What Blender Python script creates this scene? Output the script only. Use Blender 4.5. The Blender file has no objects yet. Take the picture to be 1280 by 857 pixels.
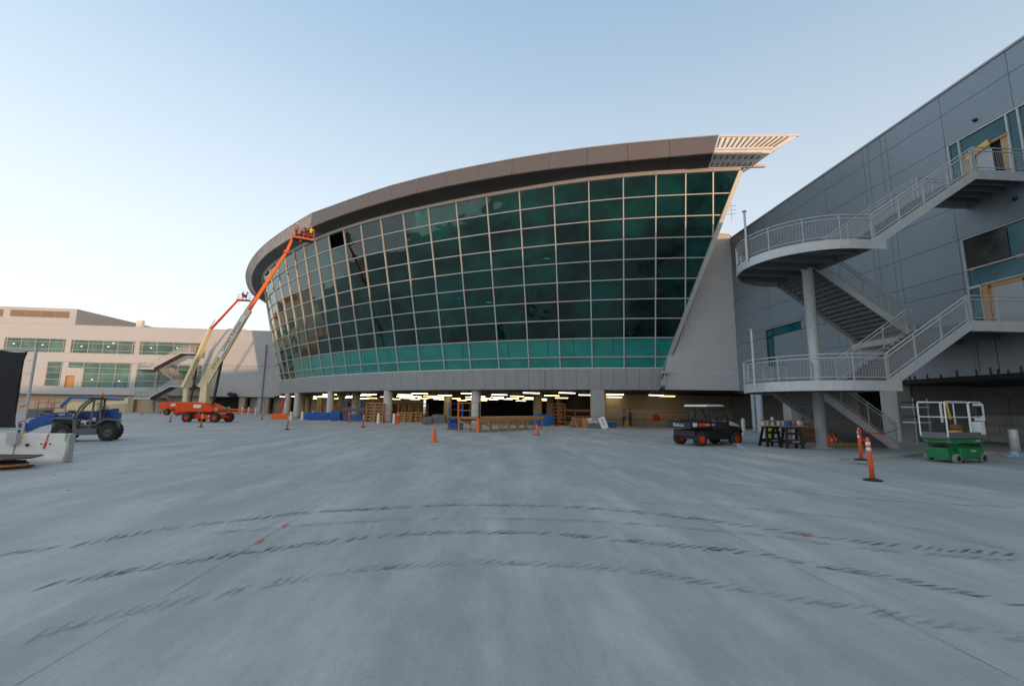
import bpy, bmesh, math, random
from mathutils import Vector, Matrix, Euler
random.seed(7)
S = bpy.context.scene
COL = S.collection
R = math.radians
# ---------------------------------------------------------------- camera
EYE = 1.7
FPX = 560.0
camd = bpy.data.cameras.new('camera'); cam = bpy.data.objects.new('camera', camd); COL.objects.link(cam)
camd.sensor_width = 36; camd.lens = FPX/1280*36; camd.clip_end = 6000; camd.clip_start = .1
CR = Matrix.Rotation(-math.atan(35/FPX), 3, 'Z') @ Matrix.Rotation(math.pi/2+math.atan(81.9/FPX), 3, 'X') @ Matrix.Rotation(.012, 3, 'Z')
cam.matrix_world = Matrix.Translation((0, 0, EYE)) @ CR.to_4x4()
S.camera = cam
# ---------------------------------------------------------------- world and sun
SUN_AZ = R(29)      # the sun stands low behind the camera, this far to its right
SUN_EL = R(3.2)
w = bpy.data.worlds.new('World'); S.world = w; w.use_nodes = True
nt = w.node_tree; bg = nt.nodes['Background']
sky = nt.nodes.new('ShaderNodeTexSky'); sky.sky_type = 'NISHITA'; sky.sun_disc = False
sky.sun_elevation = SUN_EL; sky.sun_rotation = math.pi - SUN_AZ
sky.air_density = 1.0; sky.dust_density = .6; sky.ozone_density = 2.0
# clear evening sky: the physical sky blended with a smooth dome, pale at the horizon, deeper blue overhead,
# a little brighter to the west (left) and warm low down around the sun
def N(kind, **kw):
    n = nt.nodes.new(kind)
    for k, v in kw.items(): setattr(n, k, v)
    return n
tc = N('ShaderNodeTexCoord'); sp = N('ShaderNodeSeparateXYZ'); nt.links.new(tc.outputs['Generated'], sp.inputs[0])
cr = N('ShaderNodeValToRGB'); el = cr.color_ramp.elements
for pos, c in [(0,(.94,1.03,1.09)),(.12,(.86,1.01,1.10)),(.27,(.66,.88,1.03)),(.45,(.44,.68,.90)),(.65,(.315,.535,.76)),(1,(.23,.41,.63))]:
    e = el[0] if pos == 0 else (el[1] if pos == 1 else el.new(pos)); e.position = pos; e.color = c+(1,)
cr.color_ramp.interpolation = 'EASE'
nt.links.new(sp.outputs['Z'], cr.inputs[0])
mr = N('ShaderNodeMapRange'); mr.inputs[1].default_value = -1; mr.inputs[2].default_value = 1; mr.inputs[3].default_value = 1.14; mr.inputs[4].default_value = .80
nt.links.new(sp.outputs['X'], mr.inputs[0])
sc = N('ShaderNodeVectorMath', operation='SCALE'); nt.links.new(cr.outputs[0], sc.inputs[0]); nt.links.new(mr.outputs[0], sc.inputs['Scale'])
dt = N('ShaderNodeVectorMath', operation='DOT_PRODUCT'); nt.links.new(tc.outputs['Generated'], dt.inputs[0])
dt.inputs[1].default_value = (math.sin(SUN_AZ), -math.cos(SUN_AZ), .06)
gr = N('ShaderNodeMapRange'); gr.interpolation_type = 'SMOOTHERSTEP'; gr.inputs[1].default_value = .35; gr.inputs[2].default_value = 1.0; gr.inputs[3].default_value = 0; gr.inputs[4].default_value = .75
nt.links.new(dt.outputs['Value'], gr.inputs[0])
gm = N('ShaderNodeMix', data_type='RGBA'); nt.links.new(gr.outputs[0], gm.inputs[0]); nt.links.new(sc.outputs[0], gm.inputs[6]); gm.inputs[7].default_value = (1.15,.98,.80,1)
ns = N('ShaderNodeVectorMath', operation='SCALE'); nt.links.new(sky.outputs[0], ns.inputs[0]); ns.inputs['Scale'].default_value = .03
gs = N('ShaderNodeVectorMath', operation='SCALE'); nt.links.new(gm.outputs[2], gs.inputs[0]); gs.inputs['Scale'].default_value = .90*(1/.12)
ad = N('ShaderNodeVectorMath', operation='ADD'); nt.links.new(gs.outputs[0], ad.inputs[0]); nt.links.new(ns.outputs[0], ad.inputs[1])
nt.links.new(ad.outputs[0], bg.inputs[0]); bg.inputs[1].default_value = .12
sund = bpy.data.lights.new('sun', 'SUN'); sun = bpy.data.objects.new('sun', sund); COL.objects.link(sun)
sund.energy = 2.0; sund.angle = R(.6); sund.color = (1, .62, .34)
sdir = Vector((math.sin(SUN_AZ)*math.cos(SUN_EL), -math.cos(SUN_AZ)*math.cos(SUN_EL), math.sin(SUN_EL)))
sun.rotation_euler = sdir.to_track_quat('Z', 'Y').to_euler(); sun.location = (60, -90, 40)
S.view_settings.view_transform = 'Standard'; S.view_settings.look = 'None'
S.view_settings.gamma = 1; S.view_settings.use_curve_mapping = False
S.view_settings.exposure = 0.2
# ---------------------------------------------------------------- measuring helpers (photograph point -> place)
def ray(px, py): return CR @ Vector(((px-640)/FPX, -(py-428.5)/FPX, -1))
def atZ(px, py, z=0.0):
    r = ray(px, py); t = (z-EYE)/r.z; return Vector((r.x*t, r.y*t, z))
def atY(px, py, y):
    r = ray(px, py); t = y/r.y; return Vector((r.x*t, y, EYE+r.z*t))
def atX(px, py, x):
    r = ray(px, py); t = x/r.x; return Vector((x, r.y*t, EYE+r.z*t))
# ---------------------------------------------------------------- materials
MATS = {}
def mat(name, col, rough=.6, metal=0., var=.12, scale=3., bump=0., bscale=40., spec=.5, stain=0., coat=0., emit=None, estr=0., stretch=None):
    if name in MATS: return MATS[name]
    m = bpy.data.materials.new(name); m.use_nodes = True; t = m.node_tree; b = t.nodes['Principled BSDF']
    b.inputs['Roughness'].default_value = rough; b.inputs['Metallic'].default_value = metal
    b.inputs['Specular IOR Level'].default_value = spec
    if coat: b.inputs['Coat Weight'].default_value = coat; b.inputs['Coat Roughness'].default_value = .08
    c = tuple(col)+(1,)
    tc = t.nodes.new('ShaderNodeTexCoord'); src = tc.outputs['Object']
    if stretch:
        mp = t.nodes.new('ShaderNodeMapping'); mp.inputs['Scale'].default_value = stretch
        t.links.new(src, mp.inputs[0]); src = mp.outputs[0]
    oi = t.nodes.new('ShaderNodeObjectInfo')
    if var > 0:
        n = t.nodes.new('ShaderNodeTexNoise'); n.inputs['Scale'].default_value = scale; n.inputs['Detail'].default_value = 6
        n.inputs['Roughness'].default_value = .65
        t.links.new(src, n.inputs['Vector'])
        mr = t.nodes.new('ShaderNodeMapRange'); mr.inputs['From Min'].default_value = .25; mr.inputs['From Max'].default_value = .75
        mr.inputs['To Min'].default_value = 1-var; mr.inputs['To Max'].default_value = 1+var
        t.links.new(n.outputs['Fac'], mr.inputs[0])
        m2 = t.nodes.new('ShaderNodeMapRange'); m2.inputs['To Min'].default_value = 1-var*.4; m2.inputs['To Max'].default_value = 1+var*.4
        t.links.new(oi.outputs['Random'], m2.inputs[0])
        mu = t.nodes.new('ShaderNodeMath'); mu.operation = 'MULTIPLY'; t.links.new(mr.outputs[0], mu.inputs[0]); t.links.new(m2.outputs[0], mu.inputs[1])
        vm = t.nodes.new('ShaderNodeVectorMath'); vm.operation = 'SCALE'; vm.inputs[0].default_value = col; t.links.new(mu.outputs[0], vm.inputs['Scale'])
        out = vm.outputs[0]
        if stain > 0:
            n2 = t.nodes.new('ShaderNodeTexNoise'); n2.inputs['Scale'].default_value = scale*.35; n2.inputs['Detail'].default_value = 8; n2.inputs['Roughness'].default_value = .7
            t.links.new(src, n2.inputs['Vector'])
            r2 = t.nodes.new('ShaderNodeMapRange'); r2.inputs['From Min'].default_value = .5; r2.inputs['From Max'].default_value = .7; r2.inputs['To Max'].default_value = stain
            t.links.new(n2.outputs['Fac'], r2.inputs[0])
            mx = t.nodes.new('ShaderNodeMix'); mx.data_type = 'RGBA'; t.links.new(r2.outputs[0], mx.inputs[0]); t.links.new(out, mx.inputs[6])
            mx.inputs[7].default_value = (col[0]*.35, col[1]*.33, col[2]*.3, 1); out = mx.outputs[2]
        t.links.new(out, b.inputs['Base Color'])
        rr = t.nodes.new('ShaderNodeMapRange'); rr.inputs['To Min'].default_value = max(0, rough-.1); rr.inputs['To Max'].default_value = min(1, rough+.1)
        t.links.new(n.outputs['Fac'], rr.inputs[0]); t.links.new(rr.outputs[0], b.inputs['Roughness'])
    else: b.inputs['Base Color'].default_value = c
    if bump > 0:
        n3 = t.nodes.new('ShaderNodeTexNoise'); n3.inputs['Scale'].default_value = bscale; n3.inputs['Detail'].default_value = 5
        t.links.new(src, n3.inputs['Vector'])
        bp = t.nodes.new('ShaderNodeBump'); bp.inputs['Strength'].default_value = bump; bp.inputs['Distance'].default_value = .02
        t.links.new(n3.outputs['Fac'], bp.inputs['Height']); t.links.new(bp.outputs[0], b.inputs['Normal'])
    if emit: b.inputs['Emission Color'].default_value = tuple(emit)+(1,); b.inputs['Emission Strength'].default_value = estr
    MATS[name] = m; return m
def glass(name, tint, tr, rough=.02, back=.35):
    m = bpy.data.materials.new(name); m.use_nodes = True; t = m.node_tree
    for n in list(t.nodes): t.nodes.remove(n)
    o = t.nodes.new('ShaderNodeOutputMaterial'); gl = t.nodes.new('ShaderNodeBsdfGlossy'); gl.inputs['Roughness'].default_value = rough
    gl.inputs['Color'].default_value = (.85, .95, .93, 1)
    tp = t.nodes.new('ShaderNodeBsdfTransparent'); tp.inputs['Color'].default_value = tuple(tr)+(1,)
    df = t.nodes.new('ShaderNodeBsdfDiffuse'); df.inputs['Color'].default_value = tuple(tint)+(1,)
    m1 = t.nodes.new('ShaderNodeMixShader'); m1.inputs[0].default_value = back; t.links.new(tp.outputs[0], m1.inputs[1]); t.links.new(df.outputs[0], m1.inputs[2])
    # film and interior reflections painted into the diffuse colour: teal varies slowly over the wall and from pane to pane
    tcn = t.nodes.new('ShaderNodeTexCoord'); nn = t.nodes.new('ShaderNodeTexNoise'); nn.inputs['Scale'].default_value = .16; nn.inputs['Detail'].default_value = 6; nn.inputs['Roughness'].default_value = .7
    t.links.new(tcn.outputs['Object'], nn.inputs['Vector']); nr = t.nodes.new('ShaderNodeMapRange'); nr.inputs[1].default_value = .42; nr.inputs[2].default_value = .68; nr.inputs[3].default_value = .15; nr.inputs[4].default_value = 2.2
    t.links.new(nn.outputs['Fac'], nr.inputs[0]); oi = t.nodes.new('ShaderNodeObjectInfo'); r3 = t.nodes.new('ShaderNodeMapRange'); r3.inputs[3].default_value = .7; r3.inputs[4].default_value = 1.25; t.links.new(oi.outputs['Random'], r3.inputs[0])
    mm = t.nodes.new('ShaderNodeMath'); mm.operation = 'MULTIPLY'; t.links.new(nr.outputs[0], mm.inputs[0]); t.links.new(r3.outputs[0], mm.inputs[1])
    vs = t.nodes.new('ShaderNodeVectorMath'); vs.operation = 'SCALE'; vs.inputs[0].default_value = tint; t.links.new(mm.outputs[0], vs.inputs['Scale']); t.links.new(vs.outputs[0], df.inputs['Color'])
    fr = t.nodes.new('ShaderNodeFresnel'); fr.inputs['IOR'].default_value = 1.62
    # slight waviness so reflections break from pane to pane
    tc = t.nodes.new('ShaderNodeTexCoord'); nz = t.nodes.new('ShaderNodeTexNoise'); nz.inputs['Scale'].default_value = .5; nz.inputs['Detail'].default_value = 1
    t.links.new(tc.outputs['Object'], nz.inputs['Vector']); bp = t.nodes.new('ShaderNodeBump'); bp.inputs['Strength'].default_value = .10; bp.inputs['Distance'].default_value = .2
    t.links.new(nz.outputs['Fac'], bp.inputs['Height']); t.links.new(bp.outputs[0], gl.inputs['Normal'])
    m2 = t.nodes.new('ShaderNodeMixShader'); t.links.new(fr.outputs[0], m2.inputs[0]); t.links.new(m1.outputs[0], m2.inputs[1]); t.links.new(gl.outputs[0], m2.inputs[2])
    t.links.new(m2.outputs[0], o.inputs[0]); MATS[name] = m; return m
# ---------------------------------------------------------------- mesh helpers
OFF = {}
class MB:
    def __init__(s): s.v = []; s.f = []; s.sm = []
    def add(s, vs, fs, sm=False):
        n = len(s.v); s.v += [Vector(p) for p in vs]; s.f += [tuple(i+n for i in f) for f in fs]; s.sm += [sm]*len(fs); return s
    def hexa(s, p): return s.add(p, [(3,2,1,0),(4,5,6,7),(0,1,5,4),(1,2,6,5),(2,3,7,6),(3,0,4,7)])
    def box(s, a, b):
        x0,y0,z0 = a; x1,y1,z1 = b
        x0,x1 = min(x0,x1),max(x0,x1); y0,y1 = min(y0,y1),max(y0,y1); z0,z1 = min(z0,z1),max(z0,z1)
        return s.hexa([(x0,y0,z0),(x1,y0,z0),(x1,y1,z0),(x0,y1,z0),(x0,y0,z1),(x1,y0,z1),(x1,y1,z1),(x0,y1,z1)])
    def frame(s, p, q, up):
        d = (q-p).normalized(); u = Vector(up)
        if abs(d.dot(u)) > .98: u = Vector((0,1,0)) if abs(d.y) < .9 else Vector((1,0,0))
        x = d.cross(u).normalized(); return d, x, x.cross(d).normalized()
    def bar(s, p, q, w_, h, up=(0,0,1), h2=None, w2=None):
        p = Vector(p); q = Vector(q); d, x, z = s.frame(p, q, up); h2 = h2 or h; w2 = w2 or w_
        A = [p-x*w_/2-z*h/2, p+x*w_/2-z*h/2, p+x*w_/2+z*h/2, p-x*w_/2+z*h/2]
        B = [q-x*w2/2-z*h2/2, q+x*w2/2-z*h2/2, q+x*w2/2+z*h2/2, q-x*w2/2+z*h2/2]
        return s.add(A+B, [(0,1,2,3),(7,6,5,4),(0,4,5,1),(1,5,6,2),(2,6,7,3),(3,7,4,0)])
    def tube(s, p, q, r, r2=None, n=8, caps=True):
        p = Vector(p); q = Vector(q); d, x, z = s.frame(p, q, (0,0,1)); r2 = r if r2 is None else r2
        vs = []
        for c, rr in ((p, r), (q, r2)):
            for i in range(n):
                a = 2*math.pi*i/n; vs.append(c+(x*math.cos(a)+z*math.sin(a))*rr)
        s.add(vs, [(i, (i+1)%n, n+(i+1)%n, n+i) for i in range(n)], True)
        if caps: s.add(vs[:n], [tuple(range(n))[::-1]]); s.add(vs[n:], [tuple(range(n))])
        return s
    def path(s, pts, r, n=6, closed=False):
        pts = [Vector(p) for p in pts]; L = len(pts)
        for i in range(L if closed else L-1): s.tube(pts[i], pts[(i+1)%L], r, n=n)
        return s
    def lathe(s, prof, c=(0,0,0), ax=(0,0,1), n=16, sm=True):
        c = Vector(c); d = Vector(ax).normalized(); u = Vector((0,0,1)) if abs(d.z) < .9 else Vector((1,0,0))
        x = d.cross(u).normalized(); y = d.cross(x)
        vs = []
        for (r, h) in prof:
            for i in range(n):
                a = 2*math.pi*i/n; vs.append(c+d*h+(x*math.cos(a)+y*math.sin(a))*r)
        fs = [(k*n+i, k*n+(i+1)%n, (k+1)*n+(i+1)%n, (k+1)*n+i) for k in range(len(prof)-1) for i in range(n)]
        return s.add(vs, fs, sm)
    def prism(s, poly, vec):      # poly: 3D points in order, extruded along vec
        P = [Vector(p) for p in poly]; v = Vector(vec); n = len(P)
        return s.add(P+[p+v for p in P], [tuple(range(n))[::-1], tuple(range(n, 2*n))]+[(i, (i+1)%n, n+(i+1)%n, n+i) for i in range(n)])
    def slab(s, p4, t):           # quad (any polygon) thickened against its normal
        P = [Vector(p) for p in p4]; nn = Vector((0,0,0))
        for i in range(len(P)): nn += (P[i]-P[0]).cross(P[(i+1)%len(P)]-P[0])
        nn.normalize(); return s.prism(P, nn*-t)
    def mesh(s, name, off=Vector((0,0,0)), rec=True):
        me = bpy.data.meshes.new(name); me.from_pydata([tuple(p-off) for p in s.v], [], s.f)
        for pl, sm in zip(me.polygons, s.sm): pl.use_smooth = sm
        bm = bmesh.new(); bm.from_mesh(me); bmesh.ops.recalc_face_normals(bm, faces=bm.faces); bm.to_mesh(me); bm.free()
        me.validate(); return me
    def build(s, name, m, parent=None, bevel=0, label=None, **kw):
        off = OFF.get(parent.name, Vector((0,0,0))) if parent else Vector((0,0,0))
        o = bpy.data.objects.new(name, s.mesh(name, off)); COL.objects.link(o)
        o.data.materials.append(m)
        if parent: o.parent = parent; OFF[o.name] = off
        if bevel:
            b = o.modifiers.new('bevel', 'BEVEL'); b.width = bevel; b.segments = 2; b.limit_method = 'ANGLE'; b.angle_limit = R(40)
        if label: o['label'] = label
        for k, v in kw.items(): o[k] = v
        return o
def tag(o, label, cat, group=None):
    o['label'] = label; o['category'] = cat
    if group: o['group'] = group
    return o
def thing(name, label, cat, loc=(0,0,0), rz=0, group=None, world=False):
    o = bpy.data.objects.new(name, None); COL.objects.link(o); o.location = loc; o.rotation_euler = (0,0,rz); o.empty_display_size = .3
    if world: OFF[o.name] = Vector(loc)
    return tag(o, label, cat, group)
def struct(name, mb, m):
    o = mb.build(name, m); o['kind'] = 'structure'; return o
def copy_tree(o, parent=None):
    c = o.copy(); COL.objects.link(c)
    if parent: c.parent = parent
    for ch in o.children: copy_tree(ch, c)
    return c
def dup(o, loc, rz=0, label=None, rot=None, scale=None):
    c = copy_tree(o); c.location = loc; c.rotation_euler = rot if rot else (0,0,rz)
    if label: c['label'] = label
    if scale: c.scale = (scale,)*3
    return c
def text(name, s, size, m, parent, loc, rot, depth=.004, label=None, sx=1.):
    cu = bpy.data.curves.new(name, 'FONT'); cu.body = s; cu.size = size; cu.extrude = depth; cu.align_x = 'CENTER'; cu.align_y = 'CENTER'; cu.resolution_u = 2
    t = bpy.data.objects.new(name+'_src', cu); COL.objects.link(t); bpy.context.view_layer.update()
    me = bpy.data.meshes.new_from_object(t.evaluated_get(bpy.context.evaluated_depsgraph_get())); bpy.data.objects.remove(t); bpy.data.curves.remove(cu)
    me.name = name
    M4 = rot.to_4x4() if isinstance(rot, Matrix) else Euler(rot).to_matrix().to_4x4()
    me.transform(Matrix.Translation(loc) @ M4 @ Matrix.Diagonal((sx,1,1,1)))
    o = bpy.data.objects.new(name, me); COL.objects.link(o); o.data.materials.clear(); o.data.materials.append(m)
    if parent:
        o.parent = parent; OFF[o.name] = OFF.get(parent.name, Vector())
        me.transform(Matrix.Translation(-OFF.get(parent.name, Vector())))
    return o
def crom(pts, n):     # evenly resampled Catmull-Rom curve
    P = [Vector(p) for p in pts]; out = []
    for i in range(len(P)-1):
        p0 = P[max(i-1,0)]; p1 = P[i]; p2 = P[i+1]; p3 = P[min(i+2,len(P)-1)]
        for k in range(24):
            t = k/24; out.append(.5*((2*p1)+(p2-p0)*t+(2*p0-5*p1+4*p2-p3)*t*t+(3*p1-p0-3*p2+p3)*t**3))
    out.append(P[-1]); d = [0]
    for a, b in zip(out, out[1:]): d.append(d[-1]+(b-a).length)
    res = []; j = 0
    for k in range(n):
        t = d[-1]*k/(n-1)
        while j < len(d)-2 and d[j+1] < t: j += 1
        f = (t-d[j])/max(1e-9, d[j+1]-d[j]); res.append(out[j].lerp(out[j+1], min(1, f)))
    return res
# material palette
M = dict(
 apron=None,
 conc=mat('concrete', (.40,.39,.37), .85, var=.12, scale=1.2, bump=.25, bscale=25, stain=.15),
 concw=mat('pale_concrete', (.52,.49,.44), .85, var=.08, scale=1.5, bump=.2, bscale=25, stain=.12),
 beige=mat('beige_wall', (.44,.36,.25), .85, var=.08, scale=1.),
 greyband=mat('grey_metal_panel', (.35,.345,.345), .5, metal=.25, var=.05, scale=.8),
 bluepan=mat('blue_grey_panel', (.24,.275,.305), .45, metal=.25, var=.07, scale=.6, stain=.12, bump=.25, bscale=.8),
 joint=mat('dark_joint', (.05,.05,.055), .8, var=0),
 stucco=mat('pale_plaster', (.52,.515,.515), .9, var=.05, scale=.5, bump=.1),
 mull=mat('aluminium_mullion', (.55,.52,.49), .45, metal=.4, var=.04),
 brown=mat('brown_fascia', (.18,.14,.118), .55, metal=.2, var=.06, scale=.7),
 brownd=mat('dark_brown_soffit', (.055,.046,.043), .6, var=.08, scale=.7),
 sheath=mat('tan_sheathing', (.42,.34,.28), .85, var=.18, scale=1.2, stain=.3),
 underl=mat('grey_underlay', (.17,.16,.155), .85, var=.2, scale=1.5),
 pinksh=mat('pale_sheathing', (.80,.73,.66), .8, var=.12, scale=1.5),
 stud=mat('dark_stud', (.09,.08,.08), .7, var=.1),
 spand=mat('teal_spandrel_glass', (.010,.235,.20), .12, var=.25, scale=.7, spec=.8, coat=.5),
 teal=mat('teal_window_glass', (.002,.095,.115), .12, var=.45, scale=.5, spec=.45),
 lbglass=mat('green_window_glass', (.075,.16,.13), .15, var=.6, scale=.35, spec=.6),
 galv=mat('galvanised_steel', (.47,.475,.47), .45, metal=.2, var=.12, scale=4, stain=.12),
 galvd=mat('galvanised_deck', (.15,.15,.15), .6, metal=.15, var=.15, scale=4),
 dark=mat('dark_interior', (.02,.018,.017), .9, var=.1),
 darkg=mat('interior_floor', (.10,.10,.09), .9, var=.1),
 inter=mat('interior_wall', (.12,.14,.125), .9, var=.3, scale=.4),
 orange=mat('orange_paint', (.85,.15,.02), .5, spec=.3, var=.1, scale=4, stain=.15),
 red=mat('red_orange_paint', (.80,.075,.012), .55, spec=.25, var=.1, scale=4, stain=.12),
 cream=mat('cream_paint', (.74,.62,.36), .45, var=.07, scale=3, stain=.12),
 white=mat('white_paint', (.74,.74,.72), .45, var=.05, scale=3, stain=.06),
 black=mat('black_plastic', (.018,.018,.02), .5, var=.2),
 rubber=mat('tyre_rubber', (.035,.033,.03), .85, var=.3, scale=8, bump=.3),
 rubberg=mat('grey_tyre', (.22,.20,.18), .8, var=.2, scale=8),
 grey=mat('grey_paint', (.115,.13,.14), .5, var=.1, scale=4, stain=.15),
 blue=mat('blue_paint', (.012,.09,.36), .4, var=.1, scale=4, stain=.12, coat=.2),
 green=mat('green_paint', (.006,.20,.055), .4, var=.12, scale=4, stain=.12, coat=.2),
 yellow=mat('yellow_plastic', (.65,.42,.03), .5, var=.06),
 wood=mat('raw_lumber', (.50,.26,.11), .8, var=.2, scale=5, stretch=(1,1,6)),
 ply=mat('plywood', (.48,.30,.14), .8, var=.2, scale=3),
 hiviz=mat('hi_viz_orange', (.85,.13,.03), .5, var=.05),
 refl=mat('reflective_band', (.78,.78,.76), .35, var=.03),
 rust=mat('rusty_steel', (.10,.06,.045), .8, var=.3, scale=4, bump=.3),
 rbar=mat('barrier_concrete', (.78,.76,.71), .85, var=.08, scale=3, bump=.3, bscale=18, stain=.25),
 skin=mat('skin', (.50,.30,.21), .6, var=.03), cloth=mat('dark_work_clothes', (.04,.045,.06), .9, var=.1),
 vest=mat('yellow_vest', (.72,.60,.03), .7, var=.04), hatw=mat('white_hard_hat', (.75,.75,.7), .35, var=0),
 tarpb=mat('blue_tarp', (.015,.10,.35), .7, var=.2), brick=mat('red_brown_box', (.28,.13,.07), .8, var=.15),
 lamp=mat('fluorescent_tube', (.9,.8,.55), .5, var=0, emit=(1,.76,.38), estr=7.),
 lampw=mat('office_lamp', (.9,.85,.6), .5, var=0, emit=(1,.85,.6), estr=1.3), lampd=mat('dim_office_lamp', (.7,.8,.6), .5, var=0, emit=(.8,1,.75), estr=.7),
 amber=mat('amber_beacon', (.85,.20,.02), .3, var=0), fabric=mat('windscreen_fabric', (.022,.022,.024), .9, var=.35, scale=2, bump=.4, bscale=60),
 copper=mat('copper_orange_panel', (.62,.30,.10), .35, metal=.3, var=.2), louver=mat('tan_louver', (.33,.23,.15), .6, var=.08),  # copper is a plain orange-brown base colour
 tape=mat('red_tape', (.6,.02,.03), .6, var=0), text=mat('black_lettering', (.02,.02,.025), .5, var=0), bluesteel=mat('plastic_wrap', (.35,.45,.52), .3, var=.3, scale=6),
)
M['glass'] = glass('curtain_glass', (.003,.10,.088), (.16,.50,.44), back=.3)
M['mesh'] = M['fabric']
def apron_material():
    m = bpy.data.materials.new('apron_concrete'); m.use_nodes = True; t = m.node_tree; b = t.nodes['Principled BSDF']; L = t.links.new
    tc = t.nodes.new('ShaderNodeTexCoord')
    def noise(sc, det, rough, stretch=(1,1,1)):
        mp = t.nodes.new('ShaderNodeMapping'); mp.inputs['Scale'].default_value = stretch; L(tc.outputs['Object'], mp.inputs[0])
        n = t.nodes.new('ShaderNodeTexNoise'); n.inputs['Scale'].default_value = sc; n.inputs['Detail'].default_value = det; n.inputs['Roughness'].default_value = rough
        L(mp.outputs[0], n.inputs['Vector']); return n
    def mr(src, a, b_, c, d):
        r = t.nodes.new('ShaderNodeMapRange'); r.inputs[1].default_value = a; r.inputs[2].default_value = b_; r.inputs[3].default_value = c; r.inputs[4].default_value = d; L(src, r.inputs[0]); return r.outputs[0]
    def mul(a, b_):
        r = t.nodes.new('ShaderNodeMath'); r.operation = 'MULTIPLY'; L(a, r.inputs[0]); L(b_, r.inputs[1]); return r.outputs[0]
    big = noise(.22, 8, .62, (1, .6, 1)); mid = noise(1.6, 9, .75, (1, .7, 1)); fine = noise(30, 4, .6); streak = noise(.5, 6, .65, (2.2, .16, 1)); dust = noise(.6, 9, .72, (1.5, .35, 1))
    f = mul(mr(big.outputs['Fac'], .3, .7, .88, 1.10), mr(mid.outputs['Fac'], .3, .7, .91, 1.09))
    grit = noise(140, 3, .7); f = mul(f, mr(grit.outputs['Fac'], .3, .7, .93, 1.07)); f = mul(f, mr(fine.outputs['Fac'], .3, .7, .93, 1.07)); f = mul(f, mr(streak.outputs['Fac'], .35, .68, .95, 1.05)); f = mul(f, mr(dust.outputs['Fac'], .42, .62, .96, 1.07))
    mx = t.nodes.new('ShaderNodeMix'); mx.data_type = 'RGBA'; mx.inputs[6].default_value = (.43,.41,.38,1); mx.inputs[7].default_value = (.53,.50,.455,1); L(mr(dust.outputs['Fac'], .45, .68, 0, 1), mx.inputs[0])
    vm = t.nodes.new('ShaderNodeVectorMath'); vm.operation = 'SCALE'; L(mx.outputs[2], vm.inputs[0]); L(f, vm.inputs['Scale']); L(vm.outputs[0], b.inputs['Base Color'])
    L(mr(mid.outputs['Fac'], .3, .7, .62, .85), b.inputs['Roughness']); b.inputs['Specular IOR Level'].default_value = .35
    bp = t.nodes.new('ShaderNodeBump'); bp.inputs['Strength'].default_value = .25; bp.inputs['Distance'].default_value = .01; L(fine.outputs['Fac'], bp.inputs['Height']); L(bp.outputs[0], b.inputs['Normal'])
    return m
def patchy(name, col, lo, hi, scale=1.4, power=1., rough=.85):     # soft mark: worn paint or tyre dust, thins out irregularly
    m = bpy.data.materials.new(name); m.use_nodes = True; t = m.node_tree; b = t.nodes['Principled BSDF']; L = t.links.new
    b.inputs['Base Color'].default_value = tuple(col)+(1,); b.inputs['Roughness'].default_value = rough
    tc = t.nodes.new('ShaderNodeTexCoord'); n = t.nodes.new('ShaderNodeTexNoise'); n.inputs['Scale'].default_value = scale; n.inputs['Detail'].default_value = 7; n.inputs['Roughness'].default_value = .75; L(tc.outputs['Object'], n.inputs['Vector'])
    r = t.nodes.new('ShaderNodeMapRange'); r.inputs[1].default_value = .36; r.inputs[2].default_value = .66; r.inputs[3].default_value = lo; r.inputs[4].default_value = hi; L(n.outputs['Fac'], r.inputs[0]); L(r.outputs[0], b.inputs['Alpha']); return m
M['apron'] = apron_material()
#SECTIONS
# ================================================================ GROUND
g = MB(); g.add([(-3000,-3000,0),(3000,-3000,0),(3000,3000,0),(-3000,3000,0)], [(0,1,2,3)]); struct('ground', g, M['apron'])
mj = patchy('joint_line', (.17,.175,.175), .05, .6, 2)
def strip(name, pts, wd, z, m, kind='structure'):
    b = MB()
    for p, q in zip(pts, pts[1:]):
        p = Vector(p); q = Vector(q); d = (q-p).normalized(); n = Vector((-d.y, d.x, 0))*wd/2
        b.add([(p-n).to_3d(), (q-n).to_3d(), (q+n).to_3d(), (p+n).to_3d()], [(0,1,2,3)])
    for i in range(len(b.v)): b.v[i].z = z
    o = b.build(name, m); o['kind'] = kind; return o
for x in (-21.4, -15.2, -9.0, -2.8, 3.5, 9.7):
    strip('slab_joint', [(x, 1.2 if abs(x) < 5 else 6, 0), (x, 39, 0)], .013 if abs(x) < 5 else .02, .004, mj)
for y in (13.5, 21, 28.5, 36): strip('slab_joint', [(-40, y, 0), (12, y, 0)], .02, .005, mj)
md = patchy('pale_dust', (.62,.61,.58), .0, .5, .8)
strip('dust_streak', [(-3.25, 1.5, 0), (-3.1, 30, 0)], .55, .003, md); strip('dust_streak', [(3.0, 3, 0), (3.2, 26, 0)], .5, .003, md)
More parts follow.
